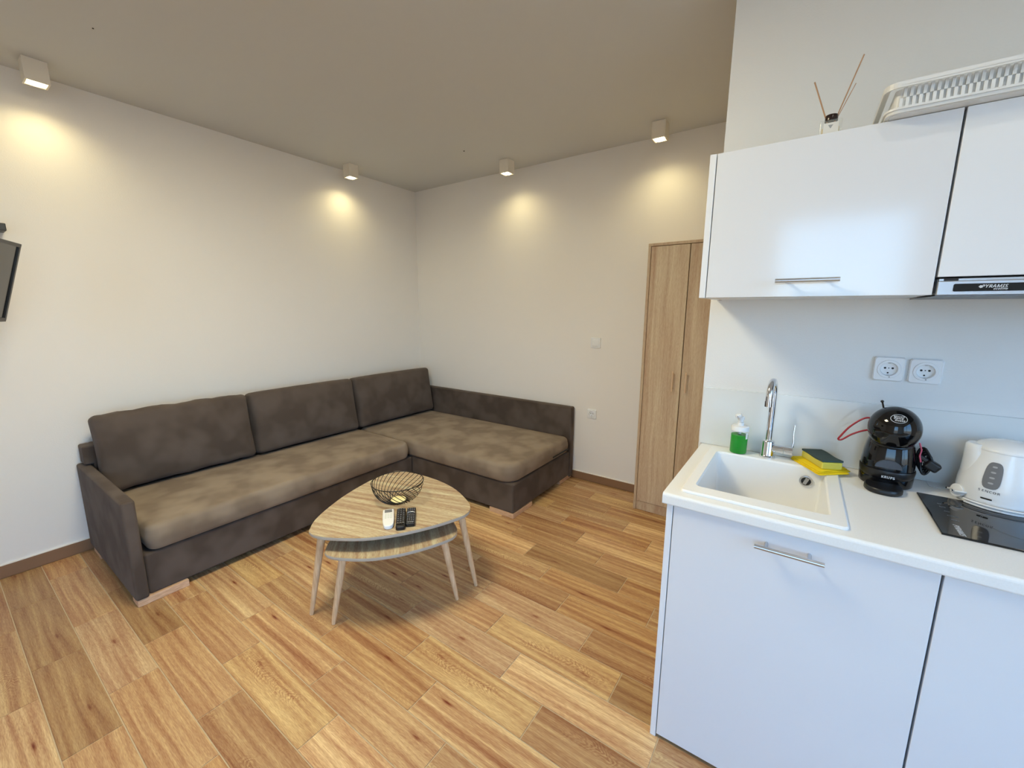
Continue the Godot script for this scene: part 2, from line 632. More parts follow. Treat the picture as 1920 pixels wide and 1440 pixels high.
func room() -> void:
	wall_box("wall_left", [[Vector3(-0.12, -0.1, -0.12), Vector3(0, H, FZ + 0.12)]], M.wall, "long white wall behind the sofa with two ceiling spotlights along it")
	wall_box("wall_back", [[Vector3(0, -0.1, -0.12), Vector3(KX, H, 0)]], M.wall, "white end wall behind the chaise and the wardrobe")
	wall_box("wall_niche", [[Vector3(KX, -0.1, -0.12), Vector3(KX + 0.12, H, KZ - 0.12)]], M.wall, "side wall beside the wardrobe, behind the kitchen wall")
	wall_box("wall_kitchen", [[Vector3(KX, -0.1, KZ - 0.12), Vector3(RX, H, KZ)]], M.kwall, "bluish white kitchen wall behind the worktop and above the wall cabinets")
	# right wall with a window, front wall with a glazed door, both behind the camera
	var wz0 := 2.3; var wz1 := 4.9; var wy0 := 0.5; var wy1 := 2.4
	wall_box("wall_right", [[Vector3(RX, -0.1, KZ - 0.12), Vector3(RX + 0.2, H, wz0)], [Vector3(RX, -0.1, wz1), Vector3(RX + 0.2, H, FZ + 0.12)], [Vector3(RX, -0.1, wz0), Vector3(RX + 0.2, wy0, wz1)], [Vector3(RX, wy1, wz0), Vector3(RX + 0.2, H, wz1)]], M.wall, "white wall with the window, out of view on the right")
	var dx0 := 3.03; var dx1 := 4.15; var dy1 := 2.38
	wall_box("wall_front", [[Vector3(0, -0.1, FZ), Vector3(dx0, H, FZ + 0.2)], [Vector3(dx1, -0.1, FZ), Vector3(RX, H, FZ + 0.2)], [Vector3(dx0, dy1, FZ), Vector3(dx1, H, FZ + 0.2)], [Vector3(dx0, -0.1, FZ), Vector3(dx1, 0.0, FZ + 0.2)]], M.wall, "white wall with the glazed door, behind the camera")
	wall_box("ceiling", [[Vector3(-0.12, H, -0.12), Vector3(RX + 0.2, H + 0.12, FZ + 0.2)]], M.ceiling, "plain off-white ceiling above the whole room")
	# window and door frames with panes
	var st := S()
	for z in [wz0 + 0.03, (wz0 + wz1) / 2, wz1 - 0.03]:
		span(st, Vector3(RX + 0.06, wy0, z - 0.03), Vector3(RX + 0.12, wy1, z + 0.03), 0.003)
	for y in [wy0 + 0.03, wy1 - 0.03]:
		span(st, Vector3(RX + 0.065, y - 0.03, wz0), Vector3(RX + 0.115, y + 0.03, wz1), 0.003)
	var win := structure(st, "window_1", M.white_plastic, "white two-part window in the wall right of the camera")
	st = S()
	flatbox(st, Vector3(RX + 0.09, wy0 + 0.05, wz0 + 0.05), Vector3(RX + 0.092, wy1 - 0.05, wz1 - 0.05))
	put(st, "pane", M.glass, win)
	st = S()
	for x in [dx0 + 0.035, dx1 - 0.035]:
		span(st, Vector3(x - 0.035, 0.002, FZ + 0.06), Vector3(x + 0.035, dy1, FZ + 0.12), 0.003)
	for y in [0.05, dy1 - 0.035]:
		span(st, Vector3(dx0 + 0.02, y - 0.035, FZ + 0.065), Vector3(dx1 - 0.02, y + 0.035, FZ + 0.115), 0.003)
	var dr := structure(st, "door_1", M.white_plastic, "white glazed balcony door behind the camera")
	st = S()
	flatbox(st, Vector3(dx0 + 0.06, 0.08, FZ + 0.09), Vector3(dx1 - 0.06, dy1 - 0.06, FZ + 0.092))
	put(st, "pane", M.glass, dr)
	# skirtings
	st = S()
	span(st, Vector3(0.0, 0.0, 0.0), Vector3(0.01, 0.07, FZ), 0.002)
	var b := structure(st, "baseboard_left", M.skirt, "brown tile skirting along the foot of the left wall")
	st = S()
	flatbox(st, Vector3(0.0, 0.07, 0.0), Vector3(0.008, 0.075, FZ))
	put(st, "sealant_line", M.caulk, b)
	st = S()
	span(st, Vector3(0.01, 0.0, 0.0), Vector3(2.486, 0.066, 0.01), 0.002)
	b = structure(st, "baseboard_back", M.skirt, "brown tile skirting between the sofa and the wardrobe")
	st = S()
	flatbox(st, Vector3(0.01, 0.066, 0.0), Vector3(2.486, 0.071, 0.008))
	put(st, "sealant_line", M.caulk, b)
	floor_tiles()
	st = S()
	lathe(st, [Vector2(0.0, -0.004), Vector2(0.005, -0.003), Vector2(0.006, 0.0)], 10, Transform3D(Basis(), Vector3(1.15, H, 0.557)))
	tag(put(st, "ceiling_screw", M.hole), "tiny dark screw head in the bare ceiling above the sofa corner", "screw")
	st = S()
	lathe(st, [Vector2(0.0, -0.003), Vector2(0.003, -0.002), Vector2(0.0035, 0.0)], 10, Transform3D(Basis(), Vector3(0.754, H, 2.489)))
	tag(put(st, "ceiling_screw", M.hole), "tiny dark screw head in the ceiling nearest the television's spotlight", "screw")

func floor_tiles() -> void:
	var st := S()
	flatbox(st, Vector3(-0.05, -0.1, -0.05), Vector3(RX + 0.1, -0.0025, FZ + 0.15))
	var fl := structure(st, "floor", M.grout, "floor of wood-look tiles laid in thirds with light joints")
	var pitch := 0.1499
	var len_ := 0.5775
	var g := 0.0019
	rng.seed = 99
	var cache := {}
	var order := [0.424, 0.229, 0.037]
	for k in range(-15, 21):
		var z1 := 3.0325 - pitch * k
		var z0 := z1 - pitch
		var ph: float = order[posmod(k, 3)] + (0.0 if k >= 0 else 0.004)
		for j in range(-1, 11):
			var x0 := ph + len_ * j
			var x1 := x0 + len_
			var v := (rng.randi() % 14)
			var flip := rng.randi() % 2
			var c := [maxf(x0 + g, 0.0105), minf(x1 - g, RX - 0.001), maxf(z0 + g, 0.0105), minf(z1 - g, FZ - 0.001)]
			if (c[2] + c[3]) / 2 < KZ: c[1] = minf(c[1], KX - 0.001)
			if c[1] - c[0] < 0.01 or c[3] - c[2] < 0.01: continue
			var whole: bool = c[1] - c[0] > len_ - 2.2 * g and c[3] - c[2] > pitch - 2.2 * g
			var key := "%d_%d" % [v, flip]
			var o := MeshInstance3D.new()
			if whole and cache.has(key):
				o.mesh = cache[key]
			else:
				o.mesh = tile_mesh(c, x0, x1, z0, z1, v, flip)
				if whole: cache[key] = o.mesh
			hang(o, "tile", M.tile, fl)
			o.position = Vector3(x0, 0, z0)

func tile_mesh(c: Array, x0: float, x1: float, z0: float, z1: float, v: int, flip: int) -> ArrayMesh:
	var st := S()
	var a := Vector3(c[0] - x0, 0, c[2] - z0)
	var b := Vector3(c[1] - x0, 0, c[3] - z0)
	var e := 0.0008
	var uv := func(p: Vector3) -> Vector2:
		var s := p.x / (x1 - x0)
		var t := p.z / (z1 - z0)
		if flip: s = 1 - s; t = 1 - t
		return Vector2((v % 2 + 0.004 + 0.992 * s) / 2.0, (v / 2 + 0.01 + 0.98 * t) / 7.0)
	var top := [Vector3(a.x + e, 0, a.z + e), Vector3(b.x - e, 0, a.z + e), Vector3(b.x - e, 0, b.z - e), Vector3(a.x + e, 0, b.z - e)]
	var low := [Vector3(a.x, -e, a.z), Vector3(b.x, -e, a.z), Vector3(b.x, -e, b.z), Vector3(a.x, -e, b.z)]
	var bot := [Vector3(a.x, -0.006, a.z), Vector3(b.x, -0.006, a.z), Vector3(b.x, -0.006, b.z), Vector3(a.x, -0.006, b.z)]
	var faces := [[top[0], top[1], top[2], top[3], Vector3.UP]]
	var dirs := [Vector3.FORWARD, Vector3.RIGHT, Vector3.BACK, Vector3.LEFT]
	for i in 4:
		var f := (i + 1) % 4
		faces.append([top[i], top[f], low[f], low[i], (dirs[i] + Vector3.UP).normalized()])
		faces.append([low[i], low[f], bot[f], bot[i], dirs[i]])
	for f in faces:
		for t in [[f[0], f[1], f[2]], [f[0], f[2], f[3]]]:
			var cr: Vector3 = (t[1] - t[0]).cross(t[2] - t[0])
			for i in ([0, 1, 2] if cr.dot(f[4]) < 0 else [0, 2, 1]):
				st.set_normal(f[4])
				st.set_uv(uv.call(t[i]))
				st.add_vertex(t[i])
	return st.commit()

# ---------------------------------------------------------------- sofa
func cushion(c0: Vector3, size: Vector3, t: Transform3D, seed_: int, wrinkle: float) -> SurfaceTool:
	# size: x thickness, y height, z width; a soft box with domed faces
	var n := FastNoiseLite.new()
	n.seed = seed_
	n.frequency = 1.0
	n.fractal_octaves = 3
	var st := S()
	st.set_smooth_group(0)
	var h := size / 2
	var r := 0.034
	var nu := 26
	var f := func(p: Vector3) -> Vector3:
		var inn := p.clamp(-(h - Vector3(r, r, r)), h - Vector3(r, r, r))
		var d := (p - inn).normalized()
		var q := inn + d * r
		var a := clampf(1 - pow(absf(q.y / h.y), 2.4), 0, 1) * clampf(1 - pow(absf(q.z / h.z), 3.0), 0, 1)
		q.x += signf(q.x) * 0.030 * a if absf(d.x) > 0.5 else 0.0
		q.y *= 1.0 - 0.022 * pow(absf(q.z / h.z), 4.0) * signf(q.y)
		q.z *= 1.0 - 0.02 * (1 - pow(absf(q.y / h.y), 2.0)) * 0.8
		if q.x > 0:
			var g := n.get_noise_2d(q.z * 16.0 + 40, q.y * 4.0) * clampf((q.y + h.y * 0.9) / (2 * h.y), 0, 1)
			q.x += g * wrinkle
		q.y += n.get_noise_2d(q.z * 6.0, 7.0 + q.x * 5) * wrinkle * 0.6
		return c0 + q
	for a in 3:
		var u := (a + 1) % 3
		var v := (a + 2) % 3
		var cu := 8 if u == 0 else (34 if u == 2 else nu)
		var cv := 8 if v == 0 else (34 if v == 2 else nu)
		for sg in [-1.0, 1.0]:
			var pts := []
			for i in cu + 1:
				for j in cv + 1:
					var p := Vector3.ZERO
					p[a] = sg * h[a]
					p[u] = h[u] * sin(PI / 2 * (2.0 * i / cu - 1))
					p[v] = h[v] * sin(PI / 2 * (2.0 * j / cv - 1))
					pts.append(t * f.call(p))
			var nn := Vector3.ZERO
			nn[a] = sg
			nn = t.basis * nn
			for i in cu:
				for j in cv:
					var w := cv + 1
					var q := [pts[i * w + j], pts[(i + 1) * w + j], pts[(i + 1) * w + j + 1], pts[i * w + j + 1]]
					for tr in [[0, 1, 2], [0, 2, 3]]:
						var cr: Vector3 = (q[tr[1]] - q[tr[0]]).cross(q[tr[2]] - q[tr[0]])
						for m in ([0, 1, 2] if cr.dot(nn) < 0 else [0, 2, 1]):
							st.add_vertex(q[tr[m]])
	st.generate_normals()
	return st

func sofa() -> void:
	var o := thing("corner_sofa", "brown-grey suede corner sofa with a chaise, standing against the two white walls", "sofa", Vector3(0.9, 0, 1.35))
	var st := S()
	span(st, Vector3(0.13, 0.036, 0.93), Vector3(0.872, 0.248, 2.624), 0.012, 2)
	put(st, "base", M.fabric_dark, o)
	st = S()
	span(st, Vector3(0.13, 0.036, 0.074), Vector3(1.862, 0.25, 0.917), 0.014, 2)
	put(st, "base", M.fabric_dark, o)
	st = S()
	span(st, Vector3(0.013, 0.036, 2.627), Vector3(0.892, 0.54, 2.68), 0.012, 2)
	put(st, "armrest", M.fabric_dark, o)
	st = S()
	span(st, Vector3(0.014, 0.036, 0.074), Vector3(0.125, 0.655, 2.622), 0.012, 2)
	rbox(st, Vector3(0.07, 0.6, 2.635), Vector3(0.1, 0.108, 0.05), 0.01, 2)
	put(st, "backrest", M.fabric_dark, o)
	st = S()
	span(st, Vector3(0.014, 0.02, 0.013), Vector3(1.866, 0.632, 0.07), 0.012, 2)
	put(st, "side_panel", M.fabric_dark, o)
	# seats
	st = S()
	pad(st, rrect(0.2, 0.89, 0.958, 2.606, [0.05, 0.03, 0.03, 0.06], 8), 0.25, 0.385, 0.034, 6, 0.016, Transform3D.IDENTITY, 0.006)
	put(st, "seat_cushion", M.fabric, o)
	st = S()
	pad(st, rrect(0.2, 1.866, 0.084, 0.94, [0.11, 0.03, 0.03, 0.06], 10), 0.252, 0.385, 0.034, 6, 0.018, Transform3D.IDENTITY, 0.006)
	var ch := put(st, "seat_cushion", M.fabric, o)
	st = S()
	rbox(st, Vector3(1.873, 0.29, 0.252), Vector3(0.006, 0.012, 0.26), 0.003)
	put(st, "pull_strap", M.hole, ch)
	# back cushions, leaning on the backrest
	var lean := Basis(Vector3.BACK, deg_to_rad(9.0))
	var spec := [[1.835, 2.625, 5, 0.016], [1.0, 1.822, 6, 0.002], [0.105, 0.985, 8, 0.0015]]
	for s in spec:
		var w: float = s[1] - s[0]
		var t := Transform3D(lean, Vector3(0.21, 0.62, (s[0] + s[1]) / 2))
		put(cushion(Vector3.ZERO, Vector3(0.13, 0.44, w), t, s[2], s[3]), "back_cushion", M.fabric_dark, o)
	# light wooden blocks underneath
	for b in [[0.80, 0.885, 2.468, 2.674], [1.655, 1.864, 0.668, 0.915], [1.76, 1.85, 0.013, 0.216], [0.05, 0.2, 2.5, 2.674]]:
		st = S()
		span(st, Vector3(b[0], 0.0005, b[2]), Vector3(b[1], 0.0355, b[3]), 0.002)
		put(st, "foot", M.block, o)

# ---------------------------------------------------------------- tables
var outline := [[1.642, 2.212], [1.665, 2.226], [1.707, 2.228], [1.775, 2.203], [1.901, 2.12], [2.0, 2.002], [2.076, 1.859], [2.117, 1.740], [2.122, 1.69], [2.105, 1.646], [2.046, 1.592], [1.898, 1.52], [1.749, 1.488], [1.601, 1.486], [1.467, 1.506], [1.420, 1.53], [1.404, 1.581], [1.409, 1.72], [1.459, 1.906], [1.52, 2.046], [1.581, 2.15]]

func table(called: String, label: String, sc: float, off: Vector2, y: float, feet: Array, tops: Array, turn: bool) -> void:
	var poly := []
	var c := Vector2.ZERO
	for p in outline:
		poly.append(Vector2(p[0], p[1]) * sc + off)
		c += poly[-1] / outline.size()
	poly = smooth_loop(poly, 4)
	var o := thing(called, label, "table", Vector3(c.x, 0, c.y))
	var st := S()
	var th := 0.019
	# top face as its own mesh with grain, the edge below it
	var face := at_y(inset(poly, 0.003), y)
	var cen := Vector3(c.x, y, c.y)
	var low := at_y(poly, y - 0.003)
	var n := face.size()
	var uv := func(p: Vector3) -> Vector2:
		var d := Vector2(p.x, p.z) - c
		d = d.rotated(deg_to_rad(16.0) if not turn else deg_to_rad(-40.0))
		return Vector2(d.x / 0.85 + 0.5, d.y / 0.85 + 0.5)
	for i in n:
		for t in [[cen, face[i], face[(i + 1) % n]], [face[i], low[i], low[(i + 1) % n]], [face[i], low[(i + 1) % n], face[(i + 1) % n]]]:
			var cr: Vector3 = (t[1] - t[0]).cross(t[2] - t[0])
			for k in ([0, 1, 2] if cr.y < 0 else [0, 2, 1]):
				st.set_normal(Vector3.UP)
				st.set_uv(uv.call(t[k]))
				st.add_vertex(t[k])
	var tp := put(st, "tabletop", M.top_wood, o)
	st = S()
	pad(st, inset(poly, -0.0005), y - th, y - 0.0028, 0.004, 3)
	put(st, "edge_band", M.top_edge, tp, "greyish table edge")
	for i in feet.size():
		st = S()
		var a := Vector3(tops[i][0], y - th + 0.002, tops[i][1])
		var b := Vector3(feet[i][0], 0.001, feet[i][1])
		var pts := []
		var rad := []
		for k in 9:
			pts.append(a.lerp(b, k / 8.0))
			rad.append(lerpf(0.019, 0.0105, k / 8.0) if k < 8 else 0.009)
		tube(st, pts, rad, 14)
		put(st, "leg", M.beech, o)

func wire_bowl() -> void:
	var c := Vector3(1.744, 0.4505, 1.792)
	var o := local_thing("wire_bowl", "round black wire bowl of slanted wires standing on the larger wooden table", "bowl", c)
	var st := S()
	var ring := func(r: float, y: float, n: int) -> Array:
		var p := []
		for i in n: p.append(Vector3(r * cos(TAU * i / n), y, r * sin(TAU * i / n)))
		return p
	tube(st, ring.call(0.13, 0.106, 56), 0.0024, 8, true)
	put(st, "rim", M.black_wire, o)
	st = S()
	tube(st, ring.call(0.043, 0.0026, 32), 0.0024, 8, true)
	put(st, "base_ring", M.black_wire, o)
	var wire: ArrayMesh
	var n := 28
	for k in n:
		var w := MeshInstance3D.new()
		if wire == null:
			st = S()
			var p := []
			for i in 13:
				var s := i / 12.0
				var ang := s * 1.25
				var r := 0.043 + 0.087 * sin(s * PI / 2 * 0.96) / sin(PI / 2 * 0.96)
				p.append(Vector3(r * cos(ang), 0.0026 + 0.1034 * (1 - cos(s * PI / 2)), r * sin(ang)))
			tube(st, p, 0.0016, 6)
			wire = st.commit()
		w.mesh = wire
		hang(w, "wire", M.black_wire, o)
		w.rotation.y = TAU * k / n
	# pale disc lying in the bottom of the bowl
	st = S()
	lathe(st, [Vector2(0.0, 0.0005), Vector2(0.036, 0.0005), Vector2(0.038, 0.002), Vector2(0.038, 0.006), Vector2(0.036, 0.008), Vector2(0.0, 0.008)], 32)
	put(st, "base_plate", mat(rgb(252, 240, 180), 0.5), o, "pale yellow disc")

func remotes() -> void:
	var y := 0.4506
	var o := local_thing("remote_control", "white air-conditioner remote with a grey display, left of the two black remotes", "remote control", Vector3(1.876, y, 1.962), deg_to_rad(51.0))
	var st := S()
	var p := []
	for q in [[-0.021, -0.082], [0.0, -0.086], [0.021, -0.082], [0.0255, -0.074], [0.026, -0.02], [0.0255, 0.03], [0.021, 0.066], [0.012, 0.080], [0.0, 0.083], [-0.012, 0.080], [-0.021, 0.066], [-0.0255, 0.03], [-0.026, -0.02], [-0.0255, -0.074]]:
		p.append(Vector2(q[0], q[1]))
	pad(st, smooth_loop(p, 3), 0.0, 0.019, 0.004, 3, 0.002)
	put(st, "body", M.white_plastic, o)
	st = S()
	rbox(st, Vector3(0, 0.0205, -0.058), Vector3(0.034, 0.0025, 0.03), 0.001)
	put(st, "display", M.grey_window, o)
	st = S()
	for i in 3:
		for j in 3:
			rbox(st, Vector3((i - 1) * 0.012, 0.0212, -0.025 + j * 0.017), Vector3(0.008, 0.002, 0.007), 0.001)
	put(st, "keypad", mat(rgb(205, 214, 205), 0.5), o)
	for r in [["black remote with a smooth rounded end, between the white remote and the other black one", Vector3(1.921, y, 1.926), 47.7, 0.186, 0.042, true], ["shorter black remote with silver keys, nearest the table's right corner", Vector3(1.945, y, 1.886), 45.9, 0.160, 0.042, false]]:
		o = local_thing("remote_control", r[0], "remote control", r[1], deg_to_rad(r[2]))
		var hl: float = r[3] / 2
		st = S()
		pad(st, rrect(-0.021, 0.021, -hl, hl, 0.012 if r[5] else 0.007, 4), 0.0, 0.018, 0.004, 3)
		put(st, "body", M.black, o)
		st = S()
		var rows := 8 if r[5] else 9
		for i in 3 if r[5] else 4:
			for j in rows:
				var zz: float = -hl + 0.016 + j * ((r[3] - (0.055 if r[5] else 0.03)) / (rows - 1))
				rbox(st, Vector3((i - (1.0 if r[5] else 1.5)) * (0.012 if r[5] else 0.009), 0.0185, zz), Vector3(0.0075 if r[5] else 0.006, 0.003, 0.0075), 0.001)
		put(st, "keypad", mat(rgb(60, 58, 58), 0.5), o)
		st = S()
		for i in 3 if r[5] else 4:
			for j in rows:
				var zz: float = -hl + 0.016 + j * ((r[3] - (0.055 if r[5] else 0.03)) / (rows - 1))
				rbox(st, Vector3((i - (1.0 if r[5] else 1.5)) * (0.012 if r[5] else 0.009), 0.0201, zz), Vector3(0.0035, 0.0006, 0.0022), 0.0002)
		put(st, "key_print", M.print, o)
		if r[5]:
			st = S()
			rbox(st, Vector3(0, 0.0182, hl - 0.036), Vector3(0.036, 0.0012, 0.002), 0.0004)
			put(st, "trim_line", mat(rgb(150, 130, 100), 0.4), o)
			st = S()
			rbox(st, Vector3(0, 0.0165, hl - 0.019), Vector3(0.034, 0.006, 0.026), 0.003, 2)
			put(st, "end_cap", M.black_gloss, o)
		else:
			st = S()
			tube(st, [Vector3(-0.018, 0.0195, -0.022), Vector3(-0.008, 0.0205, -0.028), Vector3(0.008, 0.0205, -0.028), Vector3(0.018, 0.0195, -0.022)], 0.0012, 6)
			put(st, "silver_trim", M.steel, o)
			st = S()
			rbox(st, Vector3(0, 0.0186, hl - 0.014), Vector3(0.028, 0.002, 0.0035), 0.0005)
			put(st, "silver_trim", M.steel, o)

# ---------------------------------------------------------------- wardrobe, switch, sockets
func uv_board(st: SurfaceTool, a: Vector3, b: Vector3, row: int, edge := 0.0015) -> void:
	# a board facing +z with vertical grain on its front
	var p := [Vector3(a.x + edge, a.y + edge, b.z), Vector3(b.x - edge, a.y + edge, b.z), Vector3(b.x - edge, b.y - edge, b.z), Vector3(a.x + edge, b.y - edge, b.z)]
	var q := [Vector3(a.x, a.y, b.z - edge), Vector3(b.x, a.y, b.z - edge), Vector3(b.x, b.y, b.z - edge), Vector3(a.x, b.y, b.z - edge)]
	var r := [Vector3(a.x, a.y, a.z), Vector3(b.x, a.y, a.z), Vector3(b.x, b.y, a.z), Vector3(a.x, b.y, a.z)]
	var dirs := [Vector3.DOWN, Vector3.RIGHT, Vector3.UP, Vector3.LEFT]
	var faces := [[p[0], p[1], p[2], p[3], Vector3.BACK], [r[0], r[1], r[2], r[3], Vector3.FORWARD]]
	for i in 4:
		var f := (i + 1) % 4
		faces.append([p[i], p[f], q[f], q[i], (dirs[i] + Vector3.BACK).normalized()])
		faces.append([q[i], q[f], r[f], r[i], dirs[i]])
	for f in faces:
		for t in [[f[0], f[1], f[2]], [f[0], f[2], f[3]]]:
			var cr: Vector3 = (t[1] - t[0]).cross(t[2] - t[0])
			for i in ([0, 1, 2] if cr.dot(f[4]) < 0 else [0, 2, 1]):
				st.set_normal(f[4])
				st.set_uv(Vector2(t[i].y / 1.9, (row + 0.02 + 0.96 * clampf((t[i].x - a.x + (t[i].z - b.z)) / 0.5 + 0.2, 0, 1)) / 2.0))
				st.add_vertex(t[i])

func wardrobe() -> void:
	var x0 := 2.488; var x1 := 3.045; var zf := 0.276
	var o := thing("wardrobe", "tall light oak two-door wardrobe between the back wall and the kitchen", "wardrobe", Vector3((x0 + x1) / 2, 0, 0.15))
	var st := S()
	uv_board(st, Vector3(x0, 0.001, 0.012), Vector3(x0 + 0.018, 1.84, zf), 1)
	uv_board(st, Vector3(x1 - 0.018, 0.001, 0.012), Vector3(x1, 1.84, zf), 1)
	uv_board(st, Vector3(x0, 1.8405, 0.012), Vector3(x1, 1.858, zf), 1)
	uv_board(st, Vector3(x0 + 0.018, 0.02, 0.012), Vector3(x1 - 0.018, 1.83, 0.24), 1)
	put(st, "body", M.oak, o)
	st = S()
	uv_board(st, Vector3(x0 + 0.0185, 0.001, 0.2), Vector3(x1 - 0.0185, 0.068, zf - 0.008), 1)
	put(st, "plinth", M.oak, o)
	for d in [[x0 + 0.0205, 2.7475, 0, 2.7025], [2.7525, x1 - 0.0205, 1, 2.7855]]:
		st = S()
		uv_board(st, Vector3(d[0], 0.071, 0.245), Vector3(d[1], 1.8375, zf - 0.002), d[2])
		var dr := put(st, "door", M.oak, o)
		st = S()
		var z := zf + 0.022
		tube(st, [Vector3(d[3], 0.9, z), Vector3(d[3], 1.034, z)], 0.0042, 10)
		for y in [0.92, 1.014]:
			tube(st, [Vector3(d[3], y, zf - 0.0025), Vector3(d[3], y, z)], 0.003, 8)
		put(st, "handle", mat(rgb(228, 200, 168), 0.4, 0.3), dr)

func disc(st: SurfaceTool, c: Vector3, r: float, d: float, sides := 16) -> void:
	lathe(st, [Vector2(0, 0), Vector2(r, 0), Vector2(r, d), Vector2(0, d)], sides, Transform3D(Basis(Vector3.RIGHT, PI / 2), c))

func make_socket(label: String, at: Vector3) -> Node3D:
	var o := local_thing("power_socket", label, "power socket", at, 0.0, "round white power sockets on the walls")
	var t := Transform3D(Basis(Vector3.RIGHT, PI / 2), Vector3.ZERO)   # plan (x, z) -> (x, -y), y -> z
	var st := S()
	var circ := func(r: float) -> Array:
		var p := []
		for i in 48: p.append(Vector2(r * cos(TAU * (i + 0.5) / 48), r * sin(TAU * (i + 0.5) / 48)))
		return p
	var sq := func(hw: float, k: float) -> Array:
		var p := []
		for i in 48:
			var a := TAU * (i + 0.5) / 48
			var d := Vector2(cos(a), sin(a))
			var m := pow(pow(absf(d.x), k) + pow(absf(d.y), k), 1.0 / k)
			p.append(d / m * hw)
		return p
	var rows := [at_y(sq.call(0.0395, 16.0), 0.0), at_y(sq.call(0.0395, 16.0), 0.006), at_y(sq.call(0.0365, 14.0), 0.0105), at_y(circ.call(0.030), 0.0105), at_y(circ.call(0.0292), 0.013), at_y(circ.call(0.0225), 0.013), at_y(circ.call(0.0215), 0.011), at_y(circ.call(0.0205), 0.0035), at_y(circ.call(0.0002), 0.0035)]
	for i in rows.size() - 1:
		for j in 48:
			var e := (j + 1) % 48
			var a: Vector3 = rows[i][j]; var b: Vector3 = rows[i][e]; var c: Vector3 = rows[i + 1][e]; var d: Vector3 = rows[i + 1][j]
			var n := (b - a).cross(d - a).normalized()
			var want := Vector3(0, 1, 0) + Vector3(a.x, 0, a.z) * (8.0 if i < 5 else -8.0)
			if n.dot(want) < 0: n = -n
			quad(st, t * a, t * b, t * c, t * d, t.basis * n)
	put(st, "plate", M.white_plastic, o)
	st = S()
	for h in [[-0.0095, 0.003, 0.0032], [0.0095, 0.003, 0.0032], [0.0, 0.003, 0.0016], [-0.001, -0.0125, 0.0024]]:
		disc(st, Vector3(h[0], h[1], 0.0034), h[2], 0.0008)
	put(st, "pin_holes", M.hole, o)
	st = S()
	rbox(st, Vector3(0.003, -0.0255, 0.0132), Vector3(0.0035, 0.002, 0.0012), 0.0004)
	put(st, "clip_mark", M.hole, o)
	st = S()
	for y in [0.0193, -0.0193]:
		st = S()
		rbox(st, Vector3(0.0, y, 0.0075), Vector3(0.006, 0.002, 0.006), 0.0006)
		put(st, "earth_clip", M.steel, o)
	return o

func wall_fittings() -> void:
	var s := make_socket("left one of the two sockets side by side above the worktop", Vector3(3.6205, 1.2385, KZ + 0.0003))
	copy(s, "right one of the two sockets side by side above the worktop", Vector3(3.708, 1.2375, KZ + 0.0003))
	copy(s, "single low white socket on the back wall between sofa and wardrobe", Vector3(2.018, 0.586, 0.0003))
	var o := local_thing("light_switch", "white square dimmer switch on the back wall above the low socket", "light switch", Vector3(2.028, 1.172, 0.0003))
	var t := Transform3D(Basis(Vector3.RIGHT, PI / 2), Vector3.ZERO)
	var st := S()
	pad(st, rrect(-0.041, 0.041, -0.041, 0.041, 0.006), 0.0, 0.01, 0.003, 3, 0.0, t)
	put(st, "plate", M.white_plastic, o)
	st = S()
	pad(st, rrect(-0.029, 0.029, -0.029, 0.029, 0.012), 0.009, 0.0135, 0.003, 3, 0.002, t)
	put(st, "rocker", M.white_plastic, o)

func television() -> void:
	var T := Vector3(0.45, 1.705, 2.776)
	var B := Vector3(0.411, 1.362, 2.864)
	var R := Vector3(-0.917, 0, -0.4).normalized()
	var U := (T - B).normalized()
	var N := R.cross(U).normalized()
	U = N.cross(R).normalized()
	var h := (T - B).length()
	var w := 0.62
	var c := T - R * w / 2 - U * h / 2
	var o := thing("television", "flat black television on a wall arm, cut off by the left picture edge", "television", Vector3(0.1, 1.5, 2.9))
	var t := Transform3D(Basis(R, U, N), c)
	var st := S()
	rbox(st, Vector3(0, 0, -0.02), Vector3(w, h, 0.03), 0.003, 1, t)
	rbox(st, Vector3(0, -0.02, -0.045), Vector3(w * 0.6, h * 0.6, 0.03), 0.008, 1, t)
	put(st, "housing", M.black, o)
	st = S()
	for q in [[w / 2 - 0.008, 0, 0.016, h], [-w / 2 + 0.008, 0, 0.016, h], [0, h / 2 - 0.008, w, 0.016], [0, -h / 2 + 0.009, w, 0.018]]:
		rbox(st, Vector3(q[0], q[1], -0.003), Vector3(q[2], q[3], 0.01), 0.002, 1, t)
	put(st, "bezel", mat(rgb(16, 13, 12), 0.3), o)
	st = S()
	rbox(st, Vector3(0, 0, -0.0055), Vector3(w - 0.03, h - 0.03, 0.004), 0.0005, 1, t)
	put(st, "screen", mat(rgb(20, 20, 18), 0.12, 0.0, 0.7), o)
	st = S()
	span(st, Vector3(0.0005, 1.42, 2.86), Vector3(0.03, 1.78, 2.98), 0.003)
	tube(st, [Vector3(0.02, 1.5, 2.92), Vector3(0.3, 1.5, 3.1), t * Vector3(0, -0.02, -0.055)], 0.014, 10)
	put(st, "wall_arm", M.black, o)
	st = S()
	span(st, Vector3(0.0005, 1.797, 2.775), Vector3(0.10, 1.833, 3.0), 0.003)
	tag(put(st, "wall_box", M.black), "small black box on the left wall just above the television", "wall box")

# ---------------------------------------------------------------- kitchen units
func bar_handle(parent: Node, a: Vector3, b: Vector3, zdoor: float) -> void:
	var st := S()
	tube(st, [a, a.lerp(b, 0.5), b], 0.006, 14)
	for k in [0.17, 0.8]:
		var p := a.lerp(b, k)
		tube(st, [Vector3(p.x, p.y, zdoor + 0.0002), p], 0.0045, 10)
	put(st, "handle", M.steel, parent, "brushed steel bar handle")

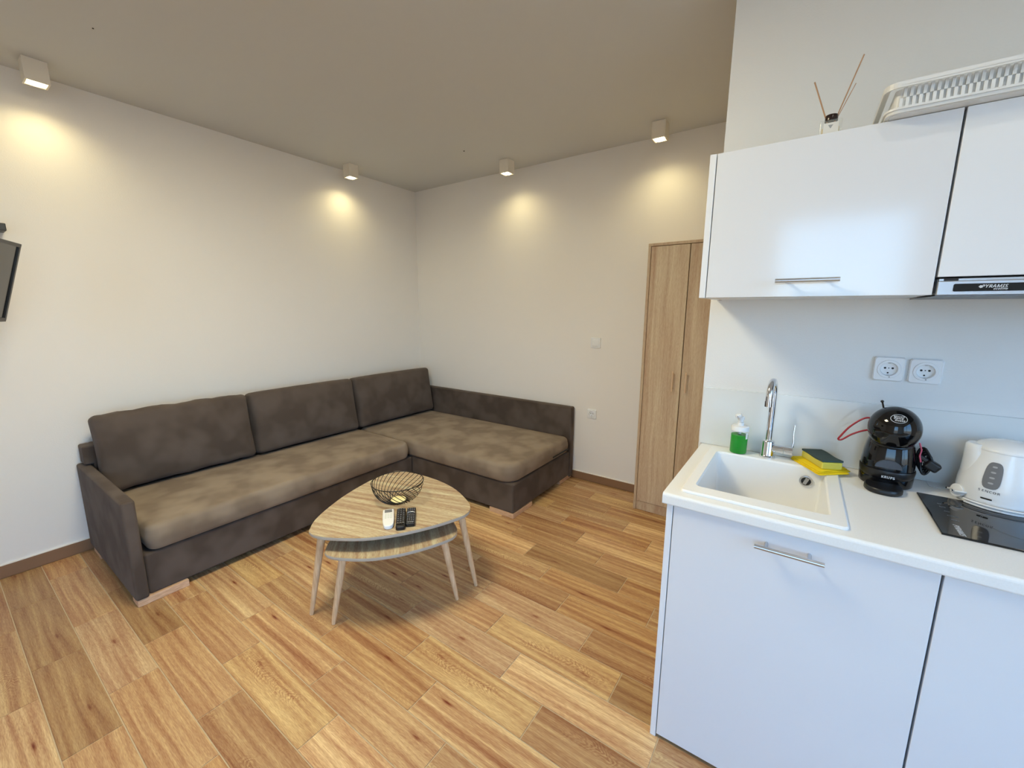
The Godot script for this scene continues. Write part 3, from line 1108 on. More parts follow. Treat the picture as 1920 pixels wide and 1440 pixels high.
func kitchen_units() -> void:
	var st := S()
	var fz := 1.8625
	var bx := 4.29
	# sink base unit
	var o := thing("base_cabinet", "white glossy base cabinet under the sink with a steel bar handle", "cabinet", Vector3(3.39, 0, 1.57))
	span(st, Vector3(3.0875, 0.0005, KZ + 0.003), Vector3(3.1055, 0.8445, fz), 0.0012)
	put(st, "side_panel", M.gloss_plain, o)
	st = S()
	flatbox(st, Vector3(3.107, 0.1, KZ + 0.004), Vector3(3.125, 0.843, fz - 0.021))
	flatbox(st, Vector3(3.672, 0.1, KZ + 0.004), Vector3(3.69, 0.843, fz - 0.021))
	flatbox(st, Vector3(3.125, 0.1, KZ + 0.004), Vector3(3.672, 0.118, fz - 0.021))
	flatbox(st, Vector3(3.125, 0.8, fz - 0.04), Vector3(3.672, 0.843, fz - 0.021))
	put(st, "body", M.carcass, o)
	st = S()
	span(st, Vector3(3.1075, 0.001, fz - 0.08), Vector3(3.69, 0.098, fz - 0.064), 0.001)
	put(st, "plinth", M.carcass, o)
	st = S()
	span(st, Vector3(3.108, 0.015, fz - 0.0195), Vector3(3.6885, 0.8415, fz), 0.0015, 2)
	var d := put(st, "door", M.gloss, o)
	bar_handle(d, Vector3(3.327, 0.802, fz + 0.035), Vector3(3.479, 0.802, fz + 0.035), fz)
	# unit under the hob
	o = thing("base_cabinet", "plain white base cabinet under the hob, cut off by the right picture edge", "cabinet", Vector3(3.99, 0, 1.57))
	st = S()
	flatbox(st, Vector3(3.694, 0.1, KZ + 0.004), Vector3(bx, 0.843, fz - 0.021))
	put(st, "body", M.carcass, o)
	st = S()
	span(st, Vector3(3.694, 0.001, fz - 0.08), Vector3(bx, 0.098, fz - 0.064), 0.001)
	put(st, "plinth", M.carcass, o)
	st = S()
	span(st, Vector3(3.6935, 0.015, fz - 0.0195), Vector3(bx, 0.8415, fz - 0.0005), 0.0015, 2)
	put(st, "door", M.gloss, o)
	# worktop with an opening for the basin: four boards with a rounded nose in front
	st = S()
	var cx0 := 3.076; var cx1 := 4.3; var cz1 := 1.876
	var y0 := 0.845
	var hx0 := 3.137; var hx1 := 3.495; var hz0 := 1.37; var hz1 := 1.79
	var prof := [[hz1, YC]]
	for i in 5:
		var a := PI / 2 * i / 4
		prof.append([cz1 - 0.009 + 0.009 * sin(a), YC - 0.009 + 0.009 * cos(a)])
	for i in 4:
		var a := PI / 2 * i / 3
		prof.append([cz1 - 0.005 + 0.005 * cos(a), y0 + 0.005 - 0.005 * sin(a)])
	prof.append([hz1, y0])
	for i in prof.size() - 1:
		var p: Array = prof[i]; var q: Array = prof[i + 1]
		var mz: float = (p[0] + q[0]) / 2
		var n := Vector3(0, q[0] - p[0], -(q[1] - p[1])).normalized()
		quad(st, Vector3(cx0, p[1], p[0]), Vector3(cx1, p[1], p[0]), Vector3(cx1, q[1], q[0]), Vector3(cx0, q[1], q[0]), n)
	for x in [cx0, cx1]:
		for i in prof.size() - 1:
			var nx := Vector3.LEFT if x == cx0 else Vector3.RIGHT
			tri(st, [Vector3(x, 0.86, hz1), Vector3(x, prof[i][1], prof[i][0]), Vector3(x, prof[i + 1][1], prof[i + 1][0])], [nx, nx, nx])
	for b in [[cx0, hx0, KZ + 0.0025, hz1], [hx0, hx1, KZ + 0.0025, hz0], [hx1, cx1, KZ + 0.0025, hz1]]:
		flatbox(st, Vector3(b[0], y0, b[2]), Vector3(b[1], YC, b[3]))
	tag(put(st, "worktop", M.worktop), "off-white kitchen worktop with a rounded front edge holding the sink and hob", "worktop")
	sink(hx0, hx1)
	# glass splashback
	st = S()
	span(st, Vector3(3.066, YC + 0.0005, KZ + 0.0004), Vector3(4.3, 1.1175, KZ + 0.0064), 0.0015)
	tag(put(st, "splashback", M.splash), "low glossy pale splashback panel along the wall behind the tap", "splashback")
	# wall units
	var uz := 1.6205
	var u0 := 1.466; var u1 := 1.9005
	o = thing("wall_cabinet", "white glossy wall cabinet with a steel bar handle, left of the extractor hood", "cabinet", Vector3(3.36, u0, 1.45))
	st = S()
	span(st, Vector3(3.083, u0, KZ + 0.001), Vector3(3.1015, u1, uz), 0.0012)
	put(st, "side_panel", M.gloss_plain, o)
	st = S()
	span(st, Vector3(3.103, u0 + 0.001, KZ + 0.001), Vector3(3.634, u1 - 0.001, uz - 0.021), 0.001)
	put(st, "body", M.carcass, o)
	st = S()
	span(st, Vector3(3.104, u0 + 0.0005, uz - 0.0195), Vector3(3.6335, u1 - 0.0005, uz), 0.0015, 2)
	d = put(st, "door", M.gloss, o)
	bar_handle(d, Vector3(3.293, 1.511, uz + 0.035), Vector3(3.443, 1.511, uz + 0.035), uz)
	o = thing("wall_cabinet", "white wall cabinet above the extractor hood, cut off by the right picture edge", "cabinet", Vector3(3.94, 1.51, 1.45))
	st = S()
	span(st, Vector3(3.6385, 1.512, KZ + 0.001), Vector3(4.238, u1 - 0.001, uz - 0.021), 0.001)
	put(st, "body", M.carcass, o)
	st = S()
	span(st, Vector3(3.6385, 1.5105, uz - 0.0195), Vector3(4.237, u1 - 0.0005, uz), 0.0015, 2)
	put(st, "door", M.gloss_plain, o)
	hood(uz)

func hood(uz: float) -> void:
	var o := thing("extractor_hood", "slim steel extractor hood with a black brand strip under the right wall cabinet", "extractor hood", Vector3(3.94, 1.46, 1.45))
	var st := S()
	span(st, Vector3(3.641, 1.4685, KZ + 0.005), Vector3(4.236, 1.5055, uz - 0.012), 0.001)
	put(st, "body", M.steel_brushed, o)
	st = S()
	span(st, Vector3(3.6405, 1.4655, uz - 0.0115), Vector3(4.236, 1.499, uz + 0.006), 0.0015)
	var fr := put(st, "pull_out_front", mat(rgb(205, 210, 218), 0.35, 0.55), o)
	st = S()
	span(st, Vector3(3.6415, 1.4995, uz - 0.011), Vector3(4.236, 1.506, uz + 0.001), 0.001)
	put(st, "top_rail", M.steel, o)
	st = S()
	span(st, Vector3(3.650, 1.5005, uz + 0.0002), Vector3(3.676, 1.5055, uz + 0.002), 0.0004)
	put(st, "rail_stop", M.hole, o)
	st = S()
	span(st, Vector3(3.6405, 1.4625, KZ + 0.02), Vector3(4.236, 1.4652, uz + 0.005), 0.0008)
	put(st, "bottom_plate", mat(rgb(120, 124, 130), 0.4, 0.7), o)
	st = S()
	var t := Transform3D(Basis(Vector3.RIGHT, PI / 2), Vector3(0, 0, 0))
	pad(st, rrect(3.668, 4.0, -1.4925, -1.474, 0.003, 3), uz + 0.006, uz + 0.0072, 0.0004, 2, 0.0, t)
	var strip := put(st, "brand_strip", M.black_gloss, fr)
	st = S()
	text(st, "PYRAMIS", 0.0072, Transform3D(Basis(), Vector3(3.7372, 1.4855, uz + 0.0074)), true, true, 1.0)
	text(st, "ecoline", 0.0048, Transform3D(Basis(), Vector3(3.7475, 1.4792, uz + 0.0074)), true, true, 1.0)
	put(st, "lettering", M.print, fr)
	st = S()
	var rings := Transform3D(Basis(Vector3.BACK, PI / 4), Vector3(3.7145, 1.4848, uz + 0.0074))
	rbox(st, Vector3.ZERO, Vector3(0.0055, 0.0055, 0.0005), 0.0001, 1, rings)
	put(st, "logo_diamond", M.print, fr)

func sink(hx0: float, hx1: float) -> void:
	var o := thing("kitchen_sink", "white composite inset sink with a rectangular basin at the worktop's left end", "sink", Vector3(3.32, YC, 1.59))
	var ox0 := 3.118; var ox1 := 3.522; var oz0 := 1.318; var oz1 := 1.838
	var outer := rrect(ox0, ox1, oz0, oz1, 0.012, 4)
	var b0 := rrect(3.148, 3.488, 1.384, 1.784, 0.018, 4)
	var st := S()
	var b1 := inset(b0, 0.004)
	var b2 := inset(b0, 0.010)
	var b3 := inset(b0, 0.03)
	var top := YC + 0.0085
	var levels := [[outer, YC + 0.0006], [outer, top - 0.003], [inset(outer, 0.003), top], [b0, top], [b1, top - 0.006], [b2, 0.72], [b3, 0.70]]
	var c3 := Vector2(3.318, 1.584)
	for i in levels.size() - 1:
		var a := at_y(levels[i][0], levels[i][1])
		var b := at_y(levels[i + 1][0], levels[i + 1][1])
		var n := a.size()
		for j in n:
			var e := (j + 1) % n
			var nr: Vector3 = (a[e] - a[j]).cross(b[j] - a[j]).normalized()
			var want := Vector3.UP * 1.0 + (Vector3(a[j].x - c3.x, 0, a[j].z - c3.y).normalized() * (1.5 if i < 2 else (0.0 if i == 2 else -1.5)))
			if nr.dot(want) < 0: nr = -nr
			quad(st, a[j], a[e], b[e], b[j], nr)
	var fl := at_y(b3, 0.70)
	for j in fl.size():
		tri(st, [Vector3(c3.x, 0.70, c3.y), fl[j], fl[(j + 1) % fl.size()]], [Vector3.UP, Vector3.UP, Vector3.UP])
	put(st, "basin", M.sink, o)
	# overflow in the rear wall
	var ov := Transform3D(Basis(Vector3.RIGHT, PI / 2), Vector3(3.438, 0.838, 1.392))
	st = S()
	lathe(st, [Vector2(0.0145, 0.0), Vector2(0.0195, 0.0), Vector2(0.0195, 0.003), Vector2(0.018, 0.004), Vector2(0.0145, 0.0035), Vector2(0.0145, 0.0)], 28, ov)
	var r := put(st, "overflow_ring", M.steel, o)
	st = S()
	lathe(st, [Vector2(0.0, 0.0004), Vector2(0.0145, 0.0004), Vector2(0.0145, 0.0012), Vector2(0.0, 0.0012)], 24, ov)
	put(st, "overflow_hole", M.hole, r)
	st = S()
	rbox(st, Vector3.ZERO, Vector3(0.011, 0.002, 0.025), 0.002, 2, ov * Transform3D(Basis(Vector3.UP, deg_to_rad(-20)), Vector3(0, 0.0025, 0)))
	put(st, "overflow_bar", M.steel, r)
	# waste in the floor of the basin
	st = S()
	lathe(st, [Vector2(0.0, 0.7015), Vector2(0.03, 0.7015), Vector2(0.042, 0.7035), Vector2(0.044, 0.7015)], 28, Transform3D(Basis(), Vector3(3.36, 0, 1.6)))
	put(st, "waste", M.steel, o)

# ---------------------------------------------------------------- on the worktop
func tap() -> void:
	var y := YC + 0.0088
	var c := Vector3(3.312, y, 1.347)
	var o := thing("mixer_tap", "tall chrome mixer tap with a swan-neck spout and side lever behind the sink", "tap", c)
	var st := S()
	var t := Transform3D(Basis(), c)
	lathe(st, [Vector2(0, 0), Vector2(0.0255, 0), Vector2(0.0258, 0.004), Vector2(0.0215, 0.007), Vector2(0.0205, 0.010), Vector2(0.0200, 0.060), Vector2(0.0185, 0.063), Vector2(0.013, 0.066), Vector2(0.0, 0.066)], 32, t)
	put(st, "body", M.chrome, o)
	st = S()
	var p := []
	var tip := Vector3(3.303, 1.104, 1.447)
	var top_y := 1.131
	var r := (tip.z - c.z) / 2
	p.append(c + Vector3(0, 0.064, 0))
	p.append(c + Vector3(0, 0.12, 0))
	for i in 17:
		var a := PI * i / 16
		var k := (1 - cos(a)) / 2
		p.append(Vector3(lerpf(c.x, tip.x, k), top_y + r * sin(a), c.z + r * (1 - cos(a))))
	p.append(Vector3(tip.x, 1.112, tip.z))
	tube(st, p, 0.0108, 20)
	put(st, "spout", M.chrome, o)
	st = S()
	tube(st, [Vector3(tip.x, 1.118, tip.z), Vector3(tip.x, 1.098, tip.z)], 0.0122, 20)
	put(st, "aerator", M.chrome, o)
	st = S()
	tube(st, [c + Vector3(0.008, 0.036, 0), c + Vector3(0.050, 0.037, 0.004)], 0.0150, 24)
	put(st, "cartridge", M.chrome, o)
	st = S()
	tube(st, [c + Vector3(0.052, 0.037, 0.004), c + Vector3(0.078, 0.0375, 0.0065)], 0.0155, 24)
	var k := put(st, "lever_cap", M.chrome, o)
	st = S()
	tube(st, [c + Vector3(0.074, 0.046, 0.006), c + Vector3(0.0765, 0.07, 0.004), c + Vector3(0.074, 0.10, 0.0), c + Vector3(0.075, 0.132, -0.004)], [0.0042, 0.0034, 0.0028, 0.003], 10)
	put(st, "lever", M.chrome, o)

func soap() -> void:
	var c := Vector3(3.217, YC + 0.0088, 1.356)
	var o := local_thing("soap_bottle", "clear pump bottle of bright green soap on the sink's back rim", "soap bottle", c)
	var st := S()
	lathe(st, [Vector2(0, 0), Vector2(0.027, 0), Vector2(0.0296, 0.003), Vector2(0.0298, 0.0935), Vector2(0.026, 0.096)], 36)
	var clear: StandardMaterial3D = M.glass.duplicate()
	clear.albedo_color = Color(0.93, 0.97, 0.96, 0.03)
	clear.metallic_specular = 0.25
	put(st, "bottle", clear, o)
	st = S()
	lathe(st, [Vector2(0, 0.0016), Vector2(0.0266, 0.0016), Vector2(0.0287, 0.004), Vector2(0.0288, 0.072), Vector2(0.0, 0.0725)], 36)
	put(st, "liquid_soap", M.soap, o, "bright green soap")
	st = S()
	lathe(st, [Vector2(0, 0.088), Vector2(0.0306, 0.088), Vector2(0.0306, 0.102), Vector2(0.0285, 0.1055), Vector2(0.011, 0.107), Vector2(0.0105, 0.12), Vector2(0.0, 0.12)], 36)
	var cap := put(st, "cap", M.white_plastic, o)
	st = S()
	lathe(st, [Vector2(0, 0.121), Vector2(0.0088, 0.121), Vector2(0.0088, 0.128), Vector2(0.012, 0.131), Vector2(0.0115, 0.142), Vector2(0.0, 0.144)], 24)
	rbox(st, Vector3(-0.004, 0.149, 0.006), Vector3(0.021, 0.014, 0.024), 0.005, 2, Transform3D(Basis(Vector3.BACK, 0.2), Vector3(0.025, 0, 0)))
	rbox(st, Vector3(-0.009, 0.145, 0.018), Vector3(0.011, 0.009, 0.016), 0.003, 2)
	put(st, "pump_head", M.white_plastic, o)
	st = S()
	disc(st, Vector3(-0.009, 0.1445, 0.0262), 0.0018, 0.0006, 10)
	put(st, "nozzle_hole", M.hole, o)
	st = S()
	tube(st, [Vector3(0.0, 0.074, 0.0), Vector3(0.0, 0.087, 0.0)], 0.006, 10)
	put(st, "dip_tube", M.tube, o)
	st = S()
	for i in 6:
		var a := 0.35 + i * 0.06
		var b := a + 0.06
		var q := 0.0301
		var f := func(w: float, y: float) -> Vector3: return Vector3(q * cos(w), y, q * sin(w))
		quad(st, f.call(a, 0.06), f.call(b, 0.06), f.call(b, 0.084), f.call(a, 0.084), Vector3(cos(a), 0, sin(a)))
	put(st, "sticker", M.card, o)

func sponge_and_cloth() -> void:
	var y := YC + 0.009
	var o := thing("cleaning_cloth", "folded yellow cleaning cloth hanging over the sink's rear corner", "cloth", Vector3(3.47, y, 1.36))
	var shapes := [[[3.386, 1.325], [3.468, 1.462], [3.552, 1.392], [3.512, 1.305], [3.42, 1.296]], [[3.388, 1.322], [3.466, 1.455], [3.555, 1.375], [3.50, 1.30], [3.425, 1.297]], [[3.391, 1.325], [3.47, 1.452], [3.546, 1.368], [3.49, 1.303], [3.425, 1.30]]]
	for i in 3:
		var p := []
		for q in shapes[i]: p.append(Vector2(q[0], q[1]))
		var pl := []
		for j in p.size():
			for k in 4: pl.append(p[j].lerp(p[(j + 1) % p.size()], k / 4.0))
		var st := S()
		pad(st, smooth_loop(pl, 2), y + i * 0.0042, y + 0.0038 + i * 0.0042, 0.0018, 2)
		put(st, "fold", M.cloth, o)
	var sp := local_thing("kitchen_sponge", "yellow sponge with a dark green scouring side lying on the yellow cloth", "sponge", Vector3(3.474, y + 0.0128, 1.358), deg_to_rad(27.0))
	var st := S()
	rbox(st, Vector3(0, 0.0125, 0), Vector3(0.064, 0.024, 0.126), 0.005, 2)
	put(st, "foam", M.sponge, sp)
	st = S()
	# the pad is a little bent
	var rows := []
	for i in 9:
		var z := -0.0625 + 0.125 * i / 8
		var yy := 0.0248 + 0.0015 * sin(i * 0.9)
		rows.append([Vector3(-0.0325, yy, z), Vector3(0.0325, yy, z), Vector3(0.0325, yy + 0.006, z), Vector3(-0.0325, yy + 0.006, z)])
	for i in 8:
		for j in 4:
			var e := (j + 1) % 4
			var nn: Vector3 = [Vector3.DOWN, Vector3.RIGHT, Vector3.UP, Vector3.LEFT][j]
			quad(st, rows[i][j], rows[i][e], rows[i + 1][e], rows[i + 1][j], nn)
	quad(st, rows[0][0], rows[0][1], rows[0][2], rows[0][3], Vector3.FORWARD)
	quad(st, rows[8][0], rows[8][1], rows[8][2], rows[8][3], Vector3.BACK)
	put(st, "scouring_pad", M.scour, sp, "dark green scouring layer")

func oval(cy: float, rx: float, rz: float, cz: float, ex := 2.0, n := 48, cx := 0.0) -> Array:
	var p := []
	for i in n:
		var a := TAU * i / n
		var c := cos(a)
		var s := sin(a)
		p.append(Vector3(cx + rx * signf(c) * pow(absf(c), 2.0 / ex), cy, cz + rz * signf(s) * pow(absf(s), 2.0 / ex)))
	return p

func coffee_machine() -> void:
	var o := local_thing("coffee_machine", "glossy black round-headed capsule coffee machine between sponge and kettle", "coffee machine", Vector3(3.642, YC + 0.0006, 1.375), deg_to_rad(-5.0))
	var st := S()
	# body: a rounded column widening to the bottom
	var rows := []
	for q in [[0.0, 0.062, 0.066], [0.004, 0.066, 0.07], [0.03, 0.0675, 0.072], [0.07, 0.066, 0.072], [0.10, 0.063, 0.070], [0.13, 0.058, 0.064], [0.155, 0.050, 0.055], [0.165, 0.04, 0.045]]:
		rows.append(oval(q[0], q[1], q[2], -0.008, 2.7))
	skin(st, rows)
	put(st, "body", M.black_gloss, o)
	# head
	st = S()
	rows = []
	for i in 25:
		var a := -PI / 2 + PI * (i + 0.0) / 24
		var rr := maxf(cos(a), 0.02)
		rows.append(oval(0.188 + 0.068 * sin(a), 0.064 * rr, 0.066 * rr, 0.035))
	skin(st, rows)
	var head := put(st, "head", M.black_gloss, o)
	# collar under the head
	st = S()
	lathe(st, [Vector2(0.04, 0.128), Vector2(0.05, 0.134), Vector2(0.048, 0.142), Vector2(0.035, 0.146)], 36, Transform3D(Basis(), Vector3(0, 0, 0.028)))
	put(st, "collar", M.black, o)
	# emblem on the head: an oval ring and three lines of lettering
	var up := Basis(Vector3.UP, deg_to_rad(4.0)) * Basis(Vector3.RIGHT, deg_to_rad(-38.0))
	var on_head := func(u: float, v: float, off: float) -> Transform3D:
		var d := (up * Vector3(u, v, 0.0635)).normalized()
		var k := 1.0 / sqrt(pow(d.x / 0.064, 2) + pow(d.y / 0.068, 2) + pow(d.z / 0.066, 2))
		return Transform3D(up, Vector3(0, 0.188, 0.035) + d * (k + off))
	st = S()
	var ring := []
	for i in 40: ring.append(on_head.call(0.0185 * cos(TAU * i / 40), 0.0135 * sin(TAU * i / 40), 0.0004).origin)
	tube(st, ring, 0.0007, 6, true)
	put(st, "emblem_ring", M.print, head)
	st = S()
	text(st, "NESCAFÉ", 0.0042, on_head.call(0.0, 0.0060, 0.0008), true, false, 0.9)
	text(st, "Dolce", 0.0060, on_head.call(-0.001, 0.0008, 0.0006), true, true)
	text(st, "Gusto", 0.0060, on_head.call(0.002, -0.0058, 0.0008), true, true)
	put(st, "emblem", M.print, head)
	# arched cup recess
	st = S()
	var arch := []
	for i in 13:
		var a := PI * i / 12
		arch.append(Vector2(0.031 * cos(a), 0.026 * sin(a)))
	var tb := Transform3D(Basis(Vector3.RIGHT, deg_to_rad(-6.0)), Vector3(0.0, 0.065, 0.0665))
	for i in 12:
		var a := tb * Vector3(arch[i].x, arch[i].y, -0.004 * pow(arch[i].x / 0.031, 2.0))
		var b := tb * Vector3(arch[i + 1].x, arch[i + 1].y, -0.004 * pow(arch[i + 1].x / 0.031, 2.0))
		tri(st, [tb * Vector3(0, 0, 0.0008), a, b], [Vector3.BACK, Vector3.BACK, Vector3.BACK])
	tube(st, range(13).map(func(i): return tb * Vector3(arch[i].x, arch[i].y, -0.004 * pow(arch[i].x / 0.031, 2.0))), 0.0012, 6)
	put(st, "cup_recess", M.dark_grey, o)
	# drip-tray holder: a lip round the front
	st = S()
	rows = []
	for q in [[0.026, 0.058, 0.060], [0.032, 0.064, 0.068], [0.040, 0.067, 0.072], [0.052, 0.0685, 0.074], [0.057, 0.0675, 0.0725]]:
		rows.append(oval(q[0], q[1], q[2], 0.004, 2.3))
	skin(st, rows)
	var lip := put(st, "tray_lip", M.black, o)
	st = S()
	text(st, "KRUPS", 0.0075, Transform3D(Basis(), Vector3(0.002, 0.0395, 0.0778)), true)
	put(st, "lettering", M.print, lip)
	# foot plate
	st = S()
	rows = []
	for q in [[0.0, 0.043, 0.050], [0.003, 0.046, 0.053], [0.012, 0.046, 0.053], [0.016, 0.043, 0.050]]:
		rows.append(oval(q[0], q[1], q[2], 0.087, 2.3, 48, -0.006))
	skin(st, rows)
	put(st, "foot_plate", M.black, o)
	# lever knob
	st = S()
	tube(st, [Vector3(-0.03, 0.24, 0.01), Vector3(-0.036, 0.262, 0.0)], 0.0025, 8)
	lathe(st, [Vector2(0, -0.0045), Vector2(0.0035, -0.003), Vector2(0.0048, 0), Vector2(0.0035, 0.003), Vector2(0, 0.0045)], 14, Transform3D(Basis(), Vector3(-0.036, 0.262, 0.0)))
	put(st, "lever", M.black_gloss, o)
	# red loop
	st = S()
	var p := []
	for q in [[-0.045, 0.203, 0.0], [-0.066, 0.203, 0.0], [-0.085, 0.190, 0.002], [-0.108, 0.163, 0.004], [-0.126, 0.131, 0.006], [-0.131, 0.119, 0.006], [-0.122, 0.119, 0.006], [-0.10, 0.140, 0.004], [-0.075, 0.156, 0.0], [-0.05, 0.166, -0.004]]:
		p.append(Vector3(q[0], q[1], q[2]))
	var sm := []
	for i in p.size() - 1:
		for k in 4:
			sm.append(p[i].cubic_interpolate(p[i + 1], p[maxi(i - 1, 0)], p[mini(i + 2, p.size() - 1)], k / 4.0))
	sm.append(p[-1])
	tube(st, sm, 0.0028, 8)
	put(st, "red_loop", M.red, o, "red rubber loop")
	# bundled cable and plug on the right
	st = S()
	for k in 4:
		var q := []
		for i in 20:
			var a := TAU * i / 20
			q.append(Vector3(0.077 + 0.012 * cos(a) + k * 0.003, 0.098 + 0.032 * sin(a) - k * 0.005, -0.006 + k * 0.005 + 0.006 * sin(a * 2)))
		tube(st, q, 0.0034, 8, true)
	put(st, "cable", M.black, o)
	st = S()
	var pt := Transform3D(Basis(Vector3.BACK, deg_to_rad(-32.0)), Vector3(0.099, 0.083, 0.012))
	rbox(st, Vector3.ZERO, Vector3(0.036, 0.028, 0.03), 0.007, 3, pt)
	rbox(st, Vector3(-0.028, 0.004, 0), Vector3(0.03, 0.014, 0.014), 0.005, 2, pt)
	put(st, "power_plug", M.black, o)
	st = S()
	tube(st, [Vector3(0.064, 0.148, 0.012), Vector3(0.07, 0.128, 0.018), Vector3(0.068, 0.11, 0.02), Vector3(0.073, 0.09, 0.018)], 0.0022, 8)
	put(st, "cable_tie", M.pink, o)

func kettle() -> void:
	var c := Vector3(3.889, YC + 0.0006, 1.39)
	var o := local_thing("electric_kettle", "white plastic electric kettle with a grey level window, behind the hob", "kettle", c)
	var prof := [[0.0155, 0.088], [0.03, 0.0905], [0.045, 0.0912], [0.065, 0.090], [0.09, 0.0865], [0.115, 0.081], [0.135, 0.076], [0.15, 0.0725], [0.160, 0.071]]
	var rad := func(y: float) -> float:
		for i in prof.size() - 1:
			if y <= prof[i + 1][0]:
				return lerpf(prof[i][1], prof[i + 1][1], (y - prof[i][0]) / (prof[i + 1][0] - prof[i][0]))
		return 0.071
	var st := S()
	lathe(st, [Vector2(0, 0.0), Vector2(0.084, 0.0), Vector2(0.0865, 0.003), Vector2(0.0865, 0.010), Vector2(0.083, 0.0135), Vector2(0, 0.0135)], 48)
	put(st, "power_base", M.kettle, o)
	st = S()
	var pv := [Vector2(0, 0.015)]
	for q in prof: pv.append(Vector2(q[1], q[0]))
	lathe(st, pv, 56)
	put(st, "body", M.kettle, o)
	st = S()
	lathe(st, [Vector2(0.0705, 0.160), Vector2(0.0715, 0.1625), Vector2(0.069, 0.168), Vector2(0.058, 0.177), Vector2(0.04, 0.184), Vector2(0.02, 0.188), Vector2(0, 0.189)], 48)
	put(st, "lid", M.kettle, o)
	# spout to the left
	st = S()
	var rows := []
	for q in [[0.055, -0.070, 0.016, 0.03], [0.09, -0.067, 0.021, 0.036], [0.125, -0.064, 0.023, 0.037], [0.15, -0.064, 0.023, 0.035], [0.166, -0.066, 0.021, 0.030], [0.171, -0.066, 0.016, 0.024]]:
		rows.append(oval(q[0], q[2], q[3], 0.0, 2.0, 32, q[1]))
	skin(st, rows)
	put(st, "spout", M.kettle, o)
	# handle on the right
	st = S()
	var hp := []
	for q in [[0.062, 0.163], [0.09, 0.172], [0.118, 0.165], [0.13, 0.14], [0.128, 0.1], [0.118, 0.06], [0.098, 0.04], [0.08, 0.038]]:
		hp.append(Vector3(q[0], q[1], -0.01))
	tube(st, hp, 0.011, 12)
	put(st, "handle", M.kettle, o)
	# curved patch on the body
	var patch := func(a0: float, y0: float, da: float, dy: float, off: float, k: float, tool: SurfaceTool) -> void:
		var n := 32
		var steps := 5
		var pos := func(u: float, v: float) -> Vector3:
			var y := y0 + dy * v
			var r: float = rad.call(y) + off
			return Vector3(r * cos(a0 + da * u), y, r * sin(a0 + da * u))
		for i in n:
			var w0 := TAU * i / n
			var w1 := TAU * (i + 1) / n
			var d0 := Vector2(cos(w0), sin(w0))
			var d1 := Vector2(cos(w1), sin(w1))
			d0 /= pow(pow(absf(d0.x), k) + pow(absf(d0.y), k), 1.0 / k)
			d1 /= pow(pow(absf(d1.x), k) + pow(absf(d1.y), k), 1.0 / k)
			for s in steps:
				var s0 := float(s) / steps
				var s1 := float(s + 1) / steps
				var q := [d0 * s0, d1 * s0, d1 * s1, d0 * s1]
				var v := q.map(func(z): return pos.call(z.x, z.y))
				var nn := q.map(func(z): return Vector3(cos(a0 + da * z.x), 0.15, sin(a0 + da * z.x)).normalized())
				quad(tool, v[0], v[1], v[2], v[3], nn[0], nn[1], nn[2], nn[3])
	var af := atan2(0.070, -0.041)      # the side turned to the room
	st = S()
	patch.call(af, 0.0985, 0.205, 0.037, 0.0012, 3.4, st)
	var win := put(st, "level_window", M.grey_window, o, "grey water level window")
	st = S()
	for k in 4:
		patch.call(af - 0.0, 0.078 + k * 0.015, 0.06, 0.0024, 0.0018, 2.6, st)
	put(st, "level_marks", mat(rgb(170, 172, 175), 0.4), win)
	st = S()
	var word := "SENCOR"
	for i in word.length():
		var a := af - (i - 2.5) * -0.082
		a = af + (2.5 - i) * 0.082
		var y := 0.0535
		var r: float = rad.call(y) + 0.0005
		var bs := Basis(Vector3.UP, PI / 2 - a)
		text(st, word[i], 0.0062, Transform3D(bs, Vector3(r * cos(a), y, r * sin(a))), true, false, 1.15)
	put(st, "lettering", M.print_dim, o)
	st = S()
	patch.call(af + 0.02, 0.032, 0.125, 0.0022, 0.001, 8.0, st)
	put(st, "switch_slot", M.hole, o)
	# cord wound round the base, plug on the left
	st = S()
	for k in 4:
		var p := []
		for i in 22:
			var a := deg_to_rad(20.0 + 125.0 * i / 21)
			var r := 0.0915 + 0.0065 * (k % 2) + 0.0022 * k
			p.append(Vector3(r * cos(a), 0.0034 + 0.0046 * k, r * sin(a)))
		tube(st, p, 0.0031, 8)
	var q2 := []
	for i in 14:
		var a := deg_to_rad(-30.0 + 250.0 * i / 13)
		q2.append(Vector3(-0.088 + 0.017 * cos(a), 0.024 + 0.006 * sin(a), 0.030 + 0.017 * sin(a)))
	tube(st, q2, 0.003, 8)
	put(st, "power_cord", M.white_plastic, o)
	st = S()
	var ax := Vector3(-0.86, 0.12, 0.5).normalized()
	var zz := ax.cross(Vector3.UP).normalized()
	var pt := Transform3D(Basis(zz, ax, zz.cross(ax)), Vector3(-0.088, 0.0265, 0.022))
	lathe(st, [Vector2(0, -0.045), Vector2(0.006, -0.045), Vector2(0.0065, -0.03), Vector2(0.009, -0.02), Vector2(0.0165, -0.008), Vector2(0.0188, 0.0), Vector2(0.0188, 0.008), Vector2(0.0165, 0.0095), Vector2(0, 0.0095)], 28, pt)
	var pl := put(st, "power_plug", M.white_plastic, o)
	st = S()
	for s in [-1.0, 1.0]:
		tube(st, [pt * Vector3(s * 0.0095, 0.009, 0), pt * Vector3(s * 0.0095, 0.027, 0)], 0.0024, 10)
	put(st, "pins", M.chrome, pl)

